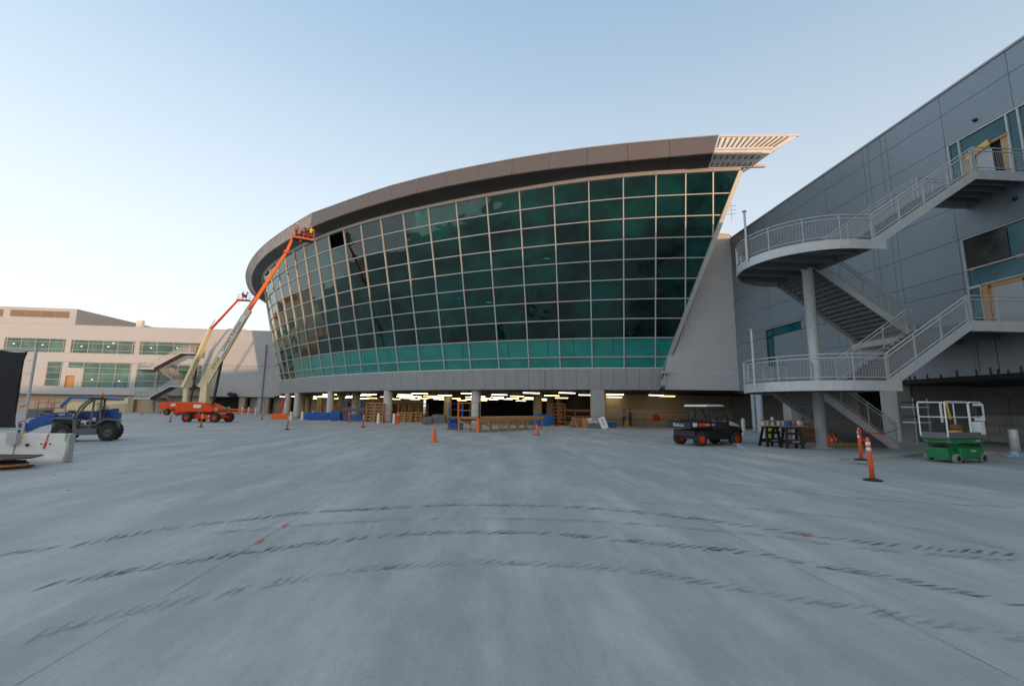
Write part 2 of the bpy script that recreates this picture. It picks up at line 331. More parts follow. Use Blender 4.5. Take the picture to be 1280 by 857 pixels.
# tyre tracks: rows of slanted lug prints, each row laid along its own arc on the ground
mt = [patchy('tyre_print_dark', (.085,.09,.093), .12, .92, 2.2), patchy('tyre_print_soft', (.17,.175,.18), .05, .6, 1.6)]
def track(px, wd, step, lean, m, z=.008, blk=.55):
    P = crom([atZ(x, y, 0) for x, y in px], 900); b = MB(); acc = 0; side = 1
    for p, q in zip(P, P[1:]):
        acc += (q-p).length
        if acc < step: continue
        acc = random.uniform(-.25,.25)*step
        if random.random() < .07: continue
        d = (q-p).normalized(); n = Vector((-d.y, d.x, 0)); side = -side
        for k in (-1, 1):
            if random.random() < .06: continue
            c = p+n*(k*wd*.16+random.uniform(-.01,.01))+d*(step*.32*k); L = step*random.uniform(.6,.85); t = wd*.095*random.uniform(.6,1.2)
            sk = n*(-wd*.24*(1 if lean > 0 else -1)*(1 if k > 0 or random.random() < .6 else .3))
            b.add([(c-d*L*.9+sk-n*t*.2).to_3d(), (c-d*L*.35+sk*.4-n*t).to_3d(), (c+d*L*.5-sk*.6-n*t*.8).to_3d(), (c+d*L-sk-n*t*.1).to_3d(), (c+d*L*.6-sk*.6+n*t*.6).to_3d(), (c-d*L*.2+sk*.3+n*t).to_3d(), (c-d*L*.75+sk*.9+n*t*.6).to_3d()], [(0,1,2,3,4,5,6)])
    for v in b.v: v.z = z
    struct('tyre_track', b, m)
track([(0,692),(100,680),(200,662),(300,650),(380,641),(480,635),(570,631),(700,633),(800,640),(900,652),(1000,667),(1100,680),(1200,688),(1280,695)], .30, .125, .9, mt[0])
track([(40,735),(100,725),(170,712),(290,693),(350,685),(430,675),(500,668),(600,665),(700,668),(800,677),(880,685),(950,693),(1000,703),(1100,720),(1200,740),(1280,757)], .28, .12, .9, mt[0], .009)
track([(20,803),(100,780),(200,757),(290,740),(390,720),(450,712),(500,708),(600,703),(700,706),(800,714),(880,728),(950,740),(1050,757),(1150,775),(1280,800)], .28, .115, .9, mt[1], .010, .8)
track([(250,668),(340,660),(450,652),(560,648),(700,650),(800,655),(900,664),(980,672),(1050,682),(1150,692),(1280,701)], .2, .17, .9, mt[1], .011)
track([(760,627),(860,630),(950,637),(1040,645),(1150,662),(1270,690)], .2, .17, .7, mt[1], .012)
track([(900,604),(980,612),(1060,622),(1180,630),(1279,634)], .22, .22, .7, mt[1], .013)
mark = patchy('survey_paint', (.85,.09,.03), .45, 1., 9)
for (x, y, rx, ry, a) in [(325,677,.10,.025,1.57),(356,657,.12,.02,1.57),(1010,669,.10,.03,.2),(1003,667,.04,.02,.2),(40,586,.2,.02,0)]:
    c = atZ(x, y); b = MB(); n = 14
    b.add([(c.x+rx*math.cos(t)*math.cos(a)-ry*math.sin(t)*math.sin(a), c.y+rx*math.cos(t)*math.sin(a)+ry*math.sin(t)*math.cos(a), .016) for t in [2*math.pi*i/n for i in range(n)]], [tuple(range(n))])
    struct('paint_mark', b, mark)
# raised island beside the stair
ISL = [(917.8,556.6),(923,561),(929.7,565.6),(944,568.5),(959,570.5),(980,572.5),(1004,574.5),(1048,576),(1080,575.5),(1107.8,574),(1152,570),(1200,566.5)]
isl = [atZ(x, y, 0) for x, y in ISL]
back = [Vector((23.3,17.4,0)), Vector((30,17.4,0)), Vector((30,39,0)), Vector((16.5,39,0)), Vector((13.2,30,0))]
kb = MB(); kb.prism([Vector((p.x,p.y,-.05)) for p in isl+back], (0,0,.17)); struct('kerb_island', kb, M['conc'])
kt = MB()
for p, q in zip(isl, isl[1:]):
    d = (q-p).normalized(); n = Vector((-d.y, d.x, 0))*.16
    kt.add([p+Vector((0,0,.124)), q+Vector((0,0,.124)), q+n+Vector((0,0,.124)), p+n+Vector((0,0,.124))], [(0,1,2,3)])
struct('kerb_edge', kt, M['concw'])
# ================================================================ TERMINAL
SILL, HEAD, SOF = 5.6, 22.0, 3.55
Bp = {-2:(23.8,40.1),-1:(21.2,40.2),0:(18.64,40.38),1:(15.94,40.72),2:(13.14,41.21),3:(10.28,41.86),4:(7.37,42.67),5:(4.46,43.63),6:(1.58,44.74),7:(-1.27,45.99),8:(-4.05,47.37),9:(-6.76,48.88),10:(-9.37,50.5),11:(-11.88,52.23),12:(-14.29,54.06),13:(-16.59,55.96),14:(-18.78,57.93),15:(-20.88,59.94),16:(-22.88,61.99),17:(-24.8,64.04),18:(-26.65,66.09),19:(-28.4,68.15),20:(-30.1,70.25),21:(-31.65,72.5),22:(-33,75),23:(-34.1,77.6),24:(-35,80.3),25:(-35.7,83.2)}
Tp = {-2:(21.5,34.4),-1:(19.25,34.75),0:(17.05,35.2),1:(14.62,35.68),2:(11.94,36.35),3:(9.06,37.25),4:(6.06,38.38),5:(3.0,39.69),6:(-.06,41.06),7:(-3.08,42.53),8:(-6.02,44.08),9:(-8.85,45.67),10:(-11.55,47.32),11:(-14.13,49.03),12:(-16.57,50.79),13:(-18.9,52.63),14:(-21.14,54.58),15:(-23.32,56.65),16:(-25.49,58.89),17:(-27.69,61.34),18:(-29.99,64.06),19:(-32.3,67.0),20:(-34.5,70.2),21:(-36.4,73.7),22:(-38,77.4),23:(-39.3,81.2),24:(-40.3,85.2),25:(-41,89.2)}
KMIN, KMAX = -2, 25
def interp(D, s):
    k = min(max(math.floor(s), KMIN), KMAX-1); f = s-k
    a = D[k]; b = D[k+1]; return Vector((a[0]+(b[0]-a[0])*f, a[1]+(b[1]-a[1])*f, 0))
ROWS = [0, .6]+[.6+i for i in range(1, 10)]; NR = 9.6
def surf(s, r, off=0.):      # point on the leaning glass wall; s along it (in bays), r up it (in rows)
    a = interp(Bp, s); b = interp(Tp, s); f = r/NR
    p = a.lerp(b, f); p.z = SILL+(HEAD-SILL)*f
    if off: p = p+normal(s, r)*off
    return p
def normal(s, r):
    e = .2; du = surf_(s+e, r)-surf_(s-e, r); dv = surf_(s, r+.5)-surf_(s, r-.5); n = dv.cross(du).normalized()
    return n if n.y < 0 else -n
def surf_(s, r):
    a = interp(Bp, s); b = interp(Tp, s); p = a.lerp(b, r/NR); p.z = SILL+(HEAD-SILL)*r/NR; return p
# the right edge of the glass slants: s position of that edge at height r
S0, S1 = .68, -2.0
def edge_s(r): return S0+(S1-S0)*r/NR
TL = (0, 45, 0)
term = thing('terminal_building', 'curved terminal hall with leaning teal glass wall under a sweeping brown roof edge', 'terminal', TL, world=True)
def clip(poly):   # keep s >= edge_s(r)
    out = []
    for i in range(len(poly)):
        a = poly[i]; b = poly[(i+1)%len(poly)]; fa = a[0]-edge_s(a[1]); fb = b[0]-edge_s(b[1])
        if fa >= 0: out.append(a)
        if (fa > 0) != (fb > 0) and abs(fa-fb) > 1e-9: t = fa/(fa-fb); out.append((a[0]+(b[0]-a[0])*t, a[1]+(b[1]-a[1])*t))
    return out
lamps_in = []
for k in range(KMIN, KMAX):
    for j in range(len(ROWS)-1):
        r0, r1 = ROWS[j], ROWS[j+1]
        poly = clip([(k+1, r0), (k, r0), (k, r1), (k+1, r1)])
        if len(poly) < 3: continue
        pane = MB(); pane.slab([surf(s, r) for s, r in poly], .03)
        # a little individual tilt so that every pane reflects its own bit of the world
        n = normal(k+.5, (r0+r1)/2); c = surf(k+.5, (r0+r1)/2)
        ax = n.orthogonal().normalized(); q = Matrix.Rotation(random.uniform(-.006, .006), 3, ax) @ Matrix.Rotation(random.uniform(-.006,.006), 3, n.cross(ax))
        pane.v = [c+q@(p-c) for p in pane.v]
        if k == 12 and j == 9: continue
        pane.build('pane', M['spand'] if j < 2 and k < 18 else M['glass'], term)
# the one opened pane: dark opening with a hanging sheet
mm = M['mull']
for k in range(KMIN+1, KMAX+1):
    # lowest height at which this mullion still stands inside the slanted edge
    if k < S0:
        rlo = NR*(k-S0)/(S1-S0)
    else: rlo = 0
    if rlo > NR-.2: continue
    a = surf_(k, rlo); b = surf_(k, NR); n = normal(max(k-.01, KMIN+.3), 5)
    mb = MB(); mb.bar(a+n*.05, b+n*.05, .10, .17, up=n); mb.build('mullion', mm, term)
for j, r in enumerate(ROWS[1:-1]):
    s0 = edge_s(r); ks = [s0]+[k for k in range(math.floor(s0)+1, KMAX+1)]; mb = MB()
    for a, b in zip(ks, ks[1:]):
        if b-a < .02: continue
        n = normal((a+b)/2, r); mb.bar(surf_(a, r)+n*.045, surf_(b, r)+n*.045, .155, .085, up=n.cross(surf_(b, r)-surf_(a, r)))
    mb.build('transom', mm, term)
hb = MB(); sb = MB()
ks = [S1]+list(range(-1, KMAX+1))
for a, b in zip(ks, ks[1:]):
    n = normal((a+b)/2+.01, 9); hb.bar(surf_(a, NR+.07)+n*.08, surf_(b, NR+.07)+n*.08, .24, .36, up=(0,0,1))
hb.build('head_frame', mm, term)
ks = [S0]+list(range(1, KMAX+1))
for a, b in zip(ks, ks[1:]): sb.bar(surf_(a, 0)+Vector((0,0,-.03)), surf_(b, 0)+Vector((0,0,-.03)), .24, .10)
sb.build('sill_frame', mm, term)
eb = MB(); P = [surf_(edge_s(r), r) for r in (0, NR)]; n = normal(0, 5); eb.bar(P[0]+n*.04, P[1]+n*.04, .34, .3, up=n); eb.build('edge_frame', mm, term)
# sheets stacked against the inside of the lowest panes show as darker seams
rs = random.Random(21)
for k in range(2, 19):
    for f in (rs.uniform(.25,.75),):
        if rs.random() < .35: continue
        n = normal(k+f, 1.1); sm_ = MB(); sm_.bar(surf_(k+f, .66)+n*.012, surf_(k+f, 1.54)+n*.012, .035, .006, up=n); sm_.build('pane_seam', mat('dark_teal_seam', (.003,.06,.055), .3, var=0), term)
# interior behind the glass
inn = {}
def inner(k, d):
    a = interp(Bp, k); b0 = interp(Bp, max(k-.5, KMIN)); b1 = interp(Bp, min(k+.5, KMAX)); t = (b1-b0).normalized(); n = Vector((-t.y, t.x, 0)); n = n if n.y > 0 else -n
    return a+n*d
def ribbon(name, z0, z1, d0, d1, m, k0=1, k1=24, step=1, **kw):
    b = MB(); ks = list(range(k0, k1, step))+[k1]
    for a, c in zip(ks, ks[1:]):
        p0, p1 = inner(a, d0), inner(c, d0); q0, q1 = inner(a, d1), inner(c, d1)
        b.hexa([(p0.x,p0.y,z0),(p1.x,p1.y,z0),(q1.x,q1.y,z0),(q0.x,q0.y,z0),(p0.x,p0.y,z1),(p1.x,p1.y,z1),(q1.x,q1.y,z1),(q0.x,q0.y,z1)])
    return b.build(name, m, term, **kw)
ribbon('interior_floor', 5.15, 5.45, .2, 16, M['darkg']); ribbon('interior_floor', 11.6, 12.0, 5, 16, M['inter']); ribbon('interior_wall', 5.46, 22.6, 13.6, 14, M['inter'], k0=-2)
ribbon('interior_wall', 13.0, 22.6, 13.2, 13.5, M['dark'], k0=-2, k1=7)  # dark screen added before the hall wall to suppress sunlit patches
ribbon('knee_wall', 5.46, 8.25, .5, .65, M['inter'])
ribbon('gallery_front', 9.6, 10.5, 4.4, 4.7, M['white']); ribbon('gallery_front', 15.2, 15.9, 6.4, 6.7, M['inter'])
ribbon('interior_ceiling', 22.65, 22.9, -.1, 16, M['dark'], k0=-1); m_ = MB(); m_.prism([(21.66,34.5,22.36)]+[(interp(Tp, k).x, interp(Tp, k).y+.12, 22.36) for k in range(-1, 25)]+[(-40,100,22.36),(21.66,100,22.36)], (0,0,.2)); m_.build('interior_ceiling', M['dark'], term)
for k in range(2, 24, 3):
    for zc, d in ((5.45, 3.2),):
        p = inner(k, d); b = MB(); b.tube((p.x, p.y, 5.46), (p.x, p.y, 22.6), .35, n=10); b.build('interior_column', M['inter'], term)
rl = random.Random(3)
for k, r, dd in [(4.5,3.6,8),(9.4,7.3,9),(9.7,6.1,10),(12.4,4.2,8),(13.3,5.6,8),(5.2,8.7,11),(7.5,5.1,7)]:
    p = inner(k, dd); z = SILL+(HEAD-SILL)*r/NR
    b = MB(); b.box((p.x-.35, p.y-.1, z), (p.x+.35, p.y+.1, z+.1)); b.build('hall_lamp', M['lampw'], term)
wb = MB(); wb.prism([(21.7,34.42,22.6),(17.0,40.2,6.2),(17.0,62,6.2),(21.7,62,22.6)], (.25,0,0)); wb.build('end_wall', M['dark'], term)
# band below the glass: single panels with open joints
bandn = []
pts = crom([(interp(Bp, s)).to_tuple() for s in [S0]+list(range(1, 26))], 62)
bk = MB()
for a, b in zip(pts, pts[1:]):
    t = (b-a).normalized(); n = Vector((t.y, -t.x, 0)); n = n if n.y < 0 else -n; n = n if n.length > .1 else Vector((0,-1,0))
    top = SILL-.1
    # the band leans in slightly with the glass above
    p0 = a+t*.012; p1 = b-t*.012; q0 = p0+n*.10; q1 = p1+n*.10; s0 = p0-n*.28; s1 = p1-n*.28
    m = MB(); m.slab([(q0.x,q0.y,top),(q1.x,q1.y,top),(s1.x,s1.y,SOF+.015),(s0.x,s0.y,SOF+.015)], .06); m.build('band_panel', M['greyband'], term)
    bk.hexa([tuple((a+n*-.42).to_2d())+(SOF+.03,), tuple((b+n*-.42).to_2d())+(SOF+.03,), tuple((b-n*.7).to_2d())+(SOF+.03,), tuple((a-n*.7).to_2d())+(SOF+.03,),
             tuple((a-n*.05).to_2d())+(top-.02,), tuple((b-n*.05).to_2d())+(top-.02,), tuple((b-n*.7).to_2d())+(top-.02,), tuple((a-n*.7).to_2d())+(top-.02,)])
bk.build('band_backing', M['joint'], term)
bt = MB(); p = atY(681.3, 463, 42.75); q = atY(681.3, 485.8, 42.95); bt.bar(p, q, .06, .03, up=(0,-1,0)); bt.build('blue_tape_strip', M['tarpb'], term)
# flat end wall to the right, its left side follows the slanted glass edge
YW = 40.0
fw = MB(); fw.prism([(16.6,YW+.12,SOF),(16.6,YW+.12,5.3),(20.75,YW+.12,18.6),(23.7,YW+.12,18.6),(23.7,YW+.12,SOF)], (0,.5,0)); fw.build('wall_backing', M['joint'], term)
def xedge(z): return 16.55 if z < 5.3 else 16.55+(z-5.3)*(20.7-16.55)/(18.6-5.3)
zz = [SOF+.01, 5.25, 10.0, 13.75, 18.62]
for z0, z1 in zip(zz, zz[1:]):
    z0 += .02; z1 -= .02; b = MB(); b.slab([(xedge(z0),YW,z0),(23.56,YW,z0),(23.56,YW,z1),(xedge(z1),YW,z1)], .1); b.build('wall_panel', mat('warm_grey_panel', (.52,.51,.50), .6, metal=.1, var=.06, scale=.6), term)
for z in (5.25, 10.0, 13.75): b = MB(); b.box((xedge(z)+.1,YW-.004,z-.018),(23.4,YW+.05,z+.018)); b.build('joint_trim', M['white'], term)
cp = MB(); cp.box((20.6,YW-.06,18.62),(23.5,YW+.9,18.74)); cp.build('parapet_cap', M['mull'], term)
# security camera / floodlight at the band end
b = MB(); b.box((16.15,39.5,5.0),(16.85,39.95,5.28)); b.tube((16.5,39.75,5.0),(16.3,39.7,4.4),.07); b.box((16.05,39.5,3.9),(16.4,39.9,4.4)); b.build('junction_box', M['galv'], term)
# roof edge: fascia above, sloping soffit below
C0 = crom([(18.3,32.75,0),(11.4,34.55,0),(5.4,36.35,0),(.7,38.15,0),(-4.4,40.5,0),(-10.6,44.1,0),(-17,48.6,0),(-20.6,51.6,0),(-25.1,56,0),(-31,62.6,0),(-36.3,70.3,0),(-40.2,77.8,0),(-43.2,86,0),(-45,95,0)], 400)
D0 = crom([(19.1,33.3,0),(11.6,35.1,0),(5.4,37.05,0),(.7,38.95,0),(-4.6,41.4,0),(-10.9,44.95,0),(-18.5,50.35,0),(-21.2,52.4,0),(-28.65,60.1,0),(-34,66.5,0),(-38.7,73.3,0),(-42.8,80.5,0),(-46.4,88.7,0),(-49,96.5,0)], 400)
def near(L, p): return min(L, key=lambda q: (q-p).length_squared)
stat = crom([C0[0]]+C0[20::20]+[C0[-1]], 29)
def headp(p):    # closest point of the glass head line
    H = HL; return near(H, p)
HL = crom([tuple(interp(Tp, s)) for s in [S1]+list(range(-1, 26))], 700)
ZC, ZD, ZH = 22.45, 24.35, 22.28
rows = []
for i, p in enumerate(stat):
    h = near(HL, p); d = near(D0, p)
    if i == 0: h = Vector((18.85,34.75,0)); d = D0[0]
    rows.append((Vector((h.x,h.y,ZH)), Vector((p.x,p.y,ZC)), Vector((d.x,d.y,ZD))))
def lerp3(a, b, f): return tuple(x.lerp(y, f) for x, y in zip(a, b))
cap = MB(); rf = MB(); bkg = MB()
up = Vector((0,0,1))
for i in range(len(rows)-1):
    fin = i < 13
    for half in ((0,1),):
        a = lerp3(rows[i], rows[i+1], .004); c = lerp3(rows[i], rows[i+1], .996)
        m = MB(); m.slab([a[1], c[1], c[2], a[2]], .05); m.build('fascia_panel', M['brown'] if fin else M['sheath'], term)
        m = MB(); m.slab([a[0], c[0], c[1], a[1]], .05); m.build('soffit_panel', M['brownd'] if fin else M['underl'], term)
    a, c = rows[i], rows[i+1]
    cap.bar(a[2]+up*.03, c[2]+up*.03, .18, .09)
    inn0 = Vector((a[2].x*.55+4, 84, ZD)); inn1 = Vector((c[2].x*.55+4, 84, ZD))
    rf.add([a[2], c[2], inn1, inn0], [(0,1,2,3)])
    n = Vector((.15,1.6,0))
    bkg.add([a[0]+n*.1+up*.12, c[0]+n*.1+up*.12, c[2]+n-up*.15, a[2]+n-up*.15], [(0,1,2,3)])
cap.build('roof_edge_cap', M['greyband'], term); rf.build('roof_deck', M['greyband'], term); bkg.build('fascia_backing', M['joint'], term)
# lath strips and stains on the unfinished western stretch
for i in range(14, 28):
    for f in (.15,.4,.65,.9):
        if rl.random() < .3: continue
        a = lerp3(rows[i], rows[i+1], f); n = Vector((-.5,-.85,0)).normalized()*.04
        m = MB(); lo = a[1].lerp(a[2], rl.uniform(.1,.5)); hi = a[1].lerp(a[2], .97); m.bar(lo+n, hi+n, .09, .03, up=(-.5,-.85,0)); m.build('lath', M['copper'] if rl.random() < .25 else M['stud'], term)
# unfinished right end: bare framing running out to a point
tipT = Vector((25.75,33.0,24.55)); c0 = rows[0]
cE = Vector((22.9,32.6,22.6)); hE = Vector((22.35,34.3,ZH)); mids = Vector((24.3,32.8,23.55))
sh = MB(); sh.slab([c0[1]+up*.02, cE, mids, tipT, c0[2]-up*.08], .08); sh.build('bare_sheathing', M['pinksh'], term)
sh = MB(); sh.slab([c0[0]+up*.02, hE, cE, c0[1]+up*.02], .08); sh.build('bare_soffit', M['pinksh'], term)
sh = MB(); sh.slab([hE, cE, mids, tipT, Vector((24.0,36.5,24.4)), Vector((21.8,38,22.6))], .06); sh.build('roof_end_closure', M['pinksh'], term)
nrm = Vector((0,-.93,-.2))
def onq(fx, fy): # fascia plane: fx 0..1 along, fy 0..1 up
    lo = c0[1].lerp(cE, fx); hi = (c0[2]-up*.08).lerp(tipT, fx); return lo.lerp(hi, fy)
for i in range(13):
    fx = .03+i*.073
    top_ = onq(fx*1.0, .93); lowf = .28
    lo = onq(fx, lowf)
    m = MB(); m.bar(lo+nrm*.06, top_+nrm*.06, .085, .06, up=nrm); m.build('framing_stud', M['stud'], term)
for i in range(8):
    fx = .05+i*.12; lo = c0[1].lerp(cE, fx); h = c0[0].lerp(hE, fx)
    m = MB(); m.bar(lo.lerp(h, .15)-up*.06, lo.lerp(h, .36)-up*.06, .07, .05, up=(0,0,1)); m.build('framing_stud', M['stud'], term)
    m = MB(); m.bar(lo.lerp(h, .62)-up*.06, lo.lerp(h, .85)-up*.06, .07, .05, up=(0,0,1)); m.build('framing_stud', M['stud'], term)
m = MB(); a = onq(.0, .24); b = onq(.93, .26); m.bar(a+nrm*.1, b+nrm*.1, .16, .1, up=nrm); m.build('framing_rail', M['pinksh'], term)
m = MB(); a = onq(.0, .0); b = onq(.86, .0); m.bar(a+nrm*.09-up*.04, b+nrm*.09-up*.04, .14, .1, up=nrm); m.build('framing_rail', M['sheath'], term)
m = MB(); m.bar(c0[0]+Vector((0,-.12,.0)), hE+Vector((1.2,-.12,.12)), .22, .22); m.build('framing_rail', M['pinksh'], term)
m = MB(); m.bar(c0[2]+Vector((0,-.02,-.02)), tipT+Vector((.15,0,0)), .14, .12); m.build('framing_rail', M['pinksh'], term)
m = MB(); m.bar(c0[1]+Vector((.02,-.05,0)), c0[2]+Vector((.02,-.05,0)), .16, .08); m.bar(c0[0]+Vector((.03,-.03,-.03)), c0[1]+Vector((.03,-.03,-.03)), .16, .08); m.build('framing_rail', M['pinksh'], term)
# little antenna poking out behind the glass edge
m = MB(); p = atY(914,262,40); m.tube(p-up*1.2, p+up*.9, .018); m.bar(p+Vector((-.6,0,.3)), p+Vector((.6,0,.45)), .04,.04); m.bar(p+Vector((-.5,0,-.1)), p+Vector((.5,0,.0)), .04,.04); m.bar(p+Vector((-.4,0,-.5)), p+Vector((.5,0,-.35)), .04,.04); m.build('antenna', M['sheath'], term)
# columns
def column_at(p, r=.42, name='column', m=None, top=SOF-.02):
    b = MB(); b.lathe([(0,0),(r+.015,0),(r+.015,.5),(r,.52),(r,top),(0,top)], c=(p.x,p.y,0), n=20); b.build(name, m or M['concw'], term)
for px, d in [(359,1.0),(371,1.3),(412.5,1.0),(484,1.0),(594.5,1.2)]:
    # stands just inside the band
    best = min([interp(Bp, s/10) for s in range(10, 240)], key=lambda q: abs(((CR.transposed()@(q-Vector((0,0,0)))).x/-(CR.transposed()@q).z*FPX+640)-px))
    v = best.normalized()
    column_at(best+v*d, .44 if px < 480 else .5)
p = atY(747, 500, 41.9); b = MB(); b.box((p.x-.55,41.5,0),(p.x+.55,42.5,SOF-.02)); b.build('column', M['conc'], term, bevel=.03)
for px, y in [(378,76),(427,68),(445,60),(560,58),(672,52),(739,60),(688,58),(700,70),(386,86),(400,80)]:
    q = atY(px, 500, y); column_at(Vector((q.x,q.y,0)), .5, m=M['beige'])
# parking level: ceiling, back walls
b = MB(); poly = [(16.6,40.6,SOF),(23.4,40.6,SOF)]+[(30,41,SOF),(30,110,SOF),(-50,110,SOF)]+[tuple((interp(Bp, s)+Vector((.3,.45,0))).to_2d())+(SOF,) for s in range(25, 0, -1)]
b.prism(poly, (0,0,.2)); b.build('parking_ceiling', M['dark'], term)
b = MB(); b.box((12.8,53,0),(48,53.4,SOF-.02)); b.build('parking_wall', M['beige'], term)
b = MB(); b.box((12.8,52.9,0.6),(48,52.995,1.75)); b.build('wall_dado', M['concw'], term)
b = MB(); b.box((12.8,49.5,0.02),(30,52.99,.55)); b.build('loading_kerb', M['conc'], term)
b = MB(); b.box((-36,92,0),(-12,92.4,SOF-.02)); b.build('parking_wall', M['beige'], term)
b = MB(); b.box((-12,96,0),(12.8,96.4,SOF-.02)); b.build('parking_wall', M['dark'], term)  # this and the next wall near-black: shade of the deep bays put into colour
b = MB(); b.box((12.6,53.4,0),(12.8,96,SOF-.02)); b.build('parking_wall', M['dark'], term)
for i in range(9): x = -35.5+i*2.7; b = MB(); b.box((x,91.7,0),(x+.5,91.99,SOF-.03)); b.build('pilaster', M['concw'], term)
for (x, z) in [(-27.5,2.3),(-18.5,2.2)]: b = MB(); b.box((x,91.9,0),(x+1.3,91.98,z)); b.build('wall_door', M['dark'], term)
# hanging fluorescent fittings of the parking level
cl = None; cnt = 0
rl = random.Random(11)
spots = []
for yy in range(0, 9):
    Y = 46+yy*5.2
    for xx in range(-9, 8):
        X = xx*4.6+(yy%2)*2.3+rl.uniform(-.8,.8); 
        q = Vector((X, Y, 0)); ok = False
        # inside the plan of the parking level
        for s in range(1, 25):
            a = interp(Bp, s); b_ = interp(Bp, s+1) if s < 25 else a
            if b_.x <= X <= a.x and Y > a.y+(b_.y-a.y)*(X-a.x)/(b_.x-a.x+1e-6)+1.2: ok = True
        if X > 16 and Y > 42 and Y < 52: ok = True
        if X > 12 and Y > 52.5: ok = False
        if X > 22 or X < -33+.0*Y or rl.random() < .08: ok = False
        if ok: spots.append((X, Y+rl.uniform(-1.2,1.2)))
for (X, Y) in spots:
    t = thing('ceiling_light', 'lit fluorescent strip light hanging in the dark parking level under the terminal', 'ceiling light', (X, Y, 3.2+rl.uniform(-.12,.1)), rl.choice((0,0,0,.3)), 'strip lights in the parking level') if cl is None else None
    if cl is None:
        a = MB(); a.box((-.9,-.1,.06),(.9,.1,.11)); a.build('housing', M['white'], t); a = MB(); a.box((-.88,-.085,0),(.88,.085,.058)); a.build('tube', M['lamp'], t)
        a = MB(); a.tube((-.6,0,.11),(-.6,0,.35),.01,n=4); a.tube((.6,0,.11),(.6,0,.35),.01,n=4); a.build('hanger', M['galv'], t); cl = t
    else: dup(cl, (X, Y, 3.2+rl.uniform(-.12,.1)), rl.choice((0,0,0,.3)))
# ================================================================ RIGHT-HAND BUILDING
XW = 23.5
con = thing('panelled_building', 'tall blue grey metal panelled building along the right edge, behind the big stair', 'building', (XW, 30, 0), world=True)
YJ = [14.0,16.9,19.93,23.08,23.46,24.38,24.72,27.95,31.4,34.8,38.2,39.95]
ZJ = [3.52,5.98,7.78,8.6,10.27,11.96,13.6,15.3,17.0,18.12]
holes = [(14.0,19.8,5.45,10.25),(14.0,19.85,12.0,15.28),(31.38,35.5,7.8,8.42),(34.62,35.5,5.3,7.8)]   # y0,y1,z0,z1
def rects_minus(y0, y1, z0, z1, hs):
    R_ = [(y0,y1,z0,z1)]
    for (a,b,c,d) in hs:
        out = []
        for (p,q,r,t) in R_:
            if b <= p+1e-6 or a >= q-1e-6 or d <= r+1e-6 or c >= t-1e-6: out.append((p,q,r,t)); continue
            if c > r: out.append((p,q,r,c))
            if d < t: out.append((p,q,d,t))
            m0 = max(r,c); m1 = min(t,d)
            if a > p: out.append((p,a,m0,m1))
            if b < q: out.append((b,q,m0,m1))
        R_ = out
    return [x for x in R_ if x[1]-x[0] > .04 and x[3]-x[2] > .04]
G = .011
for i in range(len(YJ)-1):
    for j in range(len(ZJ)-1):
        # the 13.6 joint exists only nowhere: rows 11.96-15.3 are one tall panel
        if ZJ[j] == 13.6: continue
        z1 = 15.3 if ZJ[j] == 11.96 else ZJ[j+1]
        for (a,b,c,d) in rects_minus(YJ[i], YJ[i+1], ZJ[j], z1, holes):
            m = MB(); m.box((XW, a+G, c+G), (XW+.09, b-G, d-G)); m.build('wall_panel', M['bluepan'], con)
for (a,b,c,d) in rects_minus(14.0, 39.95, 3.5, 18.1, holes):
    m = MB(); m.box((XW+.10, a, c), (XW+.3, b, d)); m.build('wall_backing', M['joint'], con)
m = MB(); m.box((XW-.05, -280, 18.13), (XW+.5, 39.9, 18.24)); m.build('parapet_cap', M['greyband'], con)
m = MB(); m.box((XW+.31, 14.1, 18.0), (XW+34, 39.9, 18.12)); m.build('roof', M['greyband'], con)
m = MB(); m.box((XW+.0, -280, 3.5), (XW+34, 13.95, 18.1)); m.build('long_wall', M['bluepan'], con)  # unseen stretch, drawn long so that it shades the whole apron
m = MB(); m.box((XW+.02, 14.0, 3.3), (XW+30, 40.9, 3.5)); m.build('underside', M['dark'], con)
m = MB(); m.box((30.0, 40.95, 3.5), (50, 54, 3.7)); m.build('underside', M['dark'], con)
m = MB(); m.box((XW+.32, 39.6, 3.51), (XW+34, 39.94, 18.0)); m.build('end_wall', M['bluepan'], con)
def frame_rect(y0, y1, z0, z1, wd, dep, m, nm='window_frame', par=con, vs=(), hs=()):
    b = MB()
    b.box((XW-.03, y0, z0), (XW+dep, y0+wd, z1)); b.box((XW-.03, y1-wd, z0), (XW+dep, y1, z1))
    b.box((XW-.028, y0+wd, z0), (XW+dep, y1-wd, z0+wd)); b.box((XW-.028, y0+wd, z1-wd), (XW+dep, y1-wd, z1))
    for v in vs: b.box((XW-.026, v-wd/2, z0+wd), (XW+dep-.01, v+wd/2, z1-wd))
    for h in hs: b.box((XW-.024, y0+wd, h-wd/2), (XW+dep-.02, y1-wd, h+wd/2))
    return b.build(nm, m, par)
def paneY(par, y0, y1, z0, z1, m=None, nm='pane'):
    b = MB(); b.box((XW+.05, y0+.02, z0+.02), (XW+.07, y1-.02, z1-.02)); return b.build(nm, m or M['teal'], par)
wmull = M['galv']
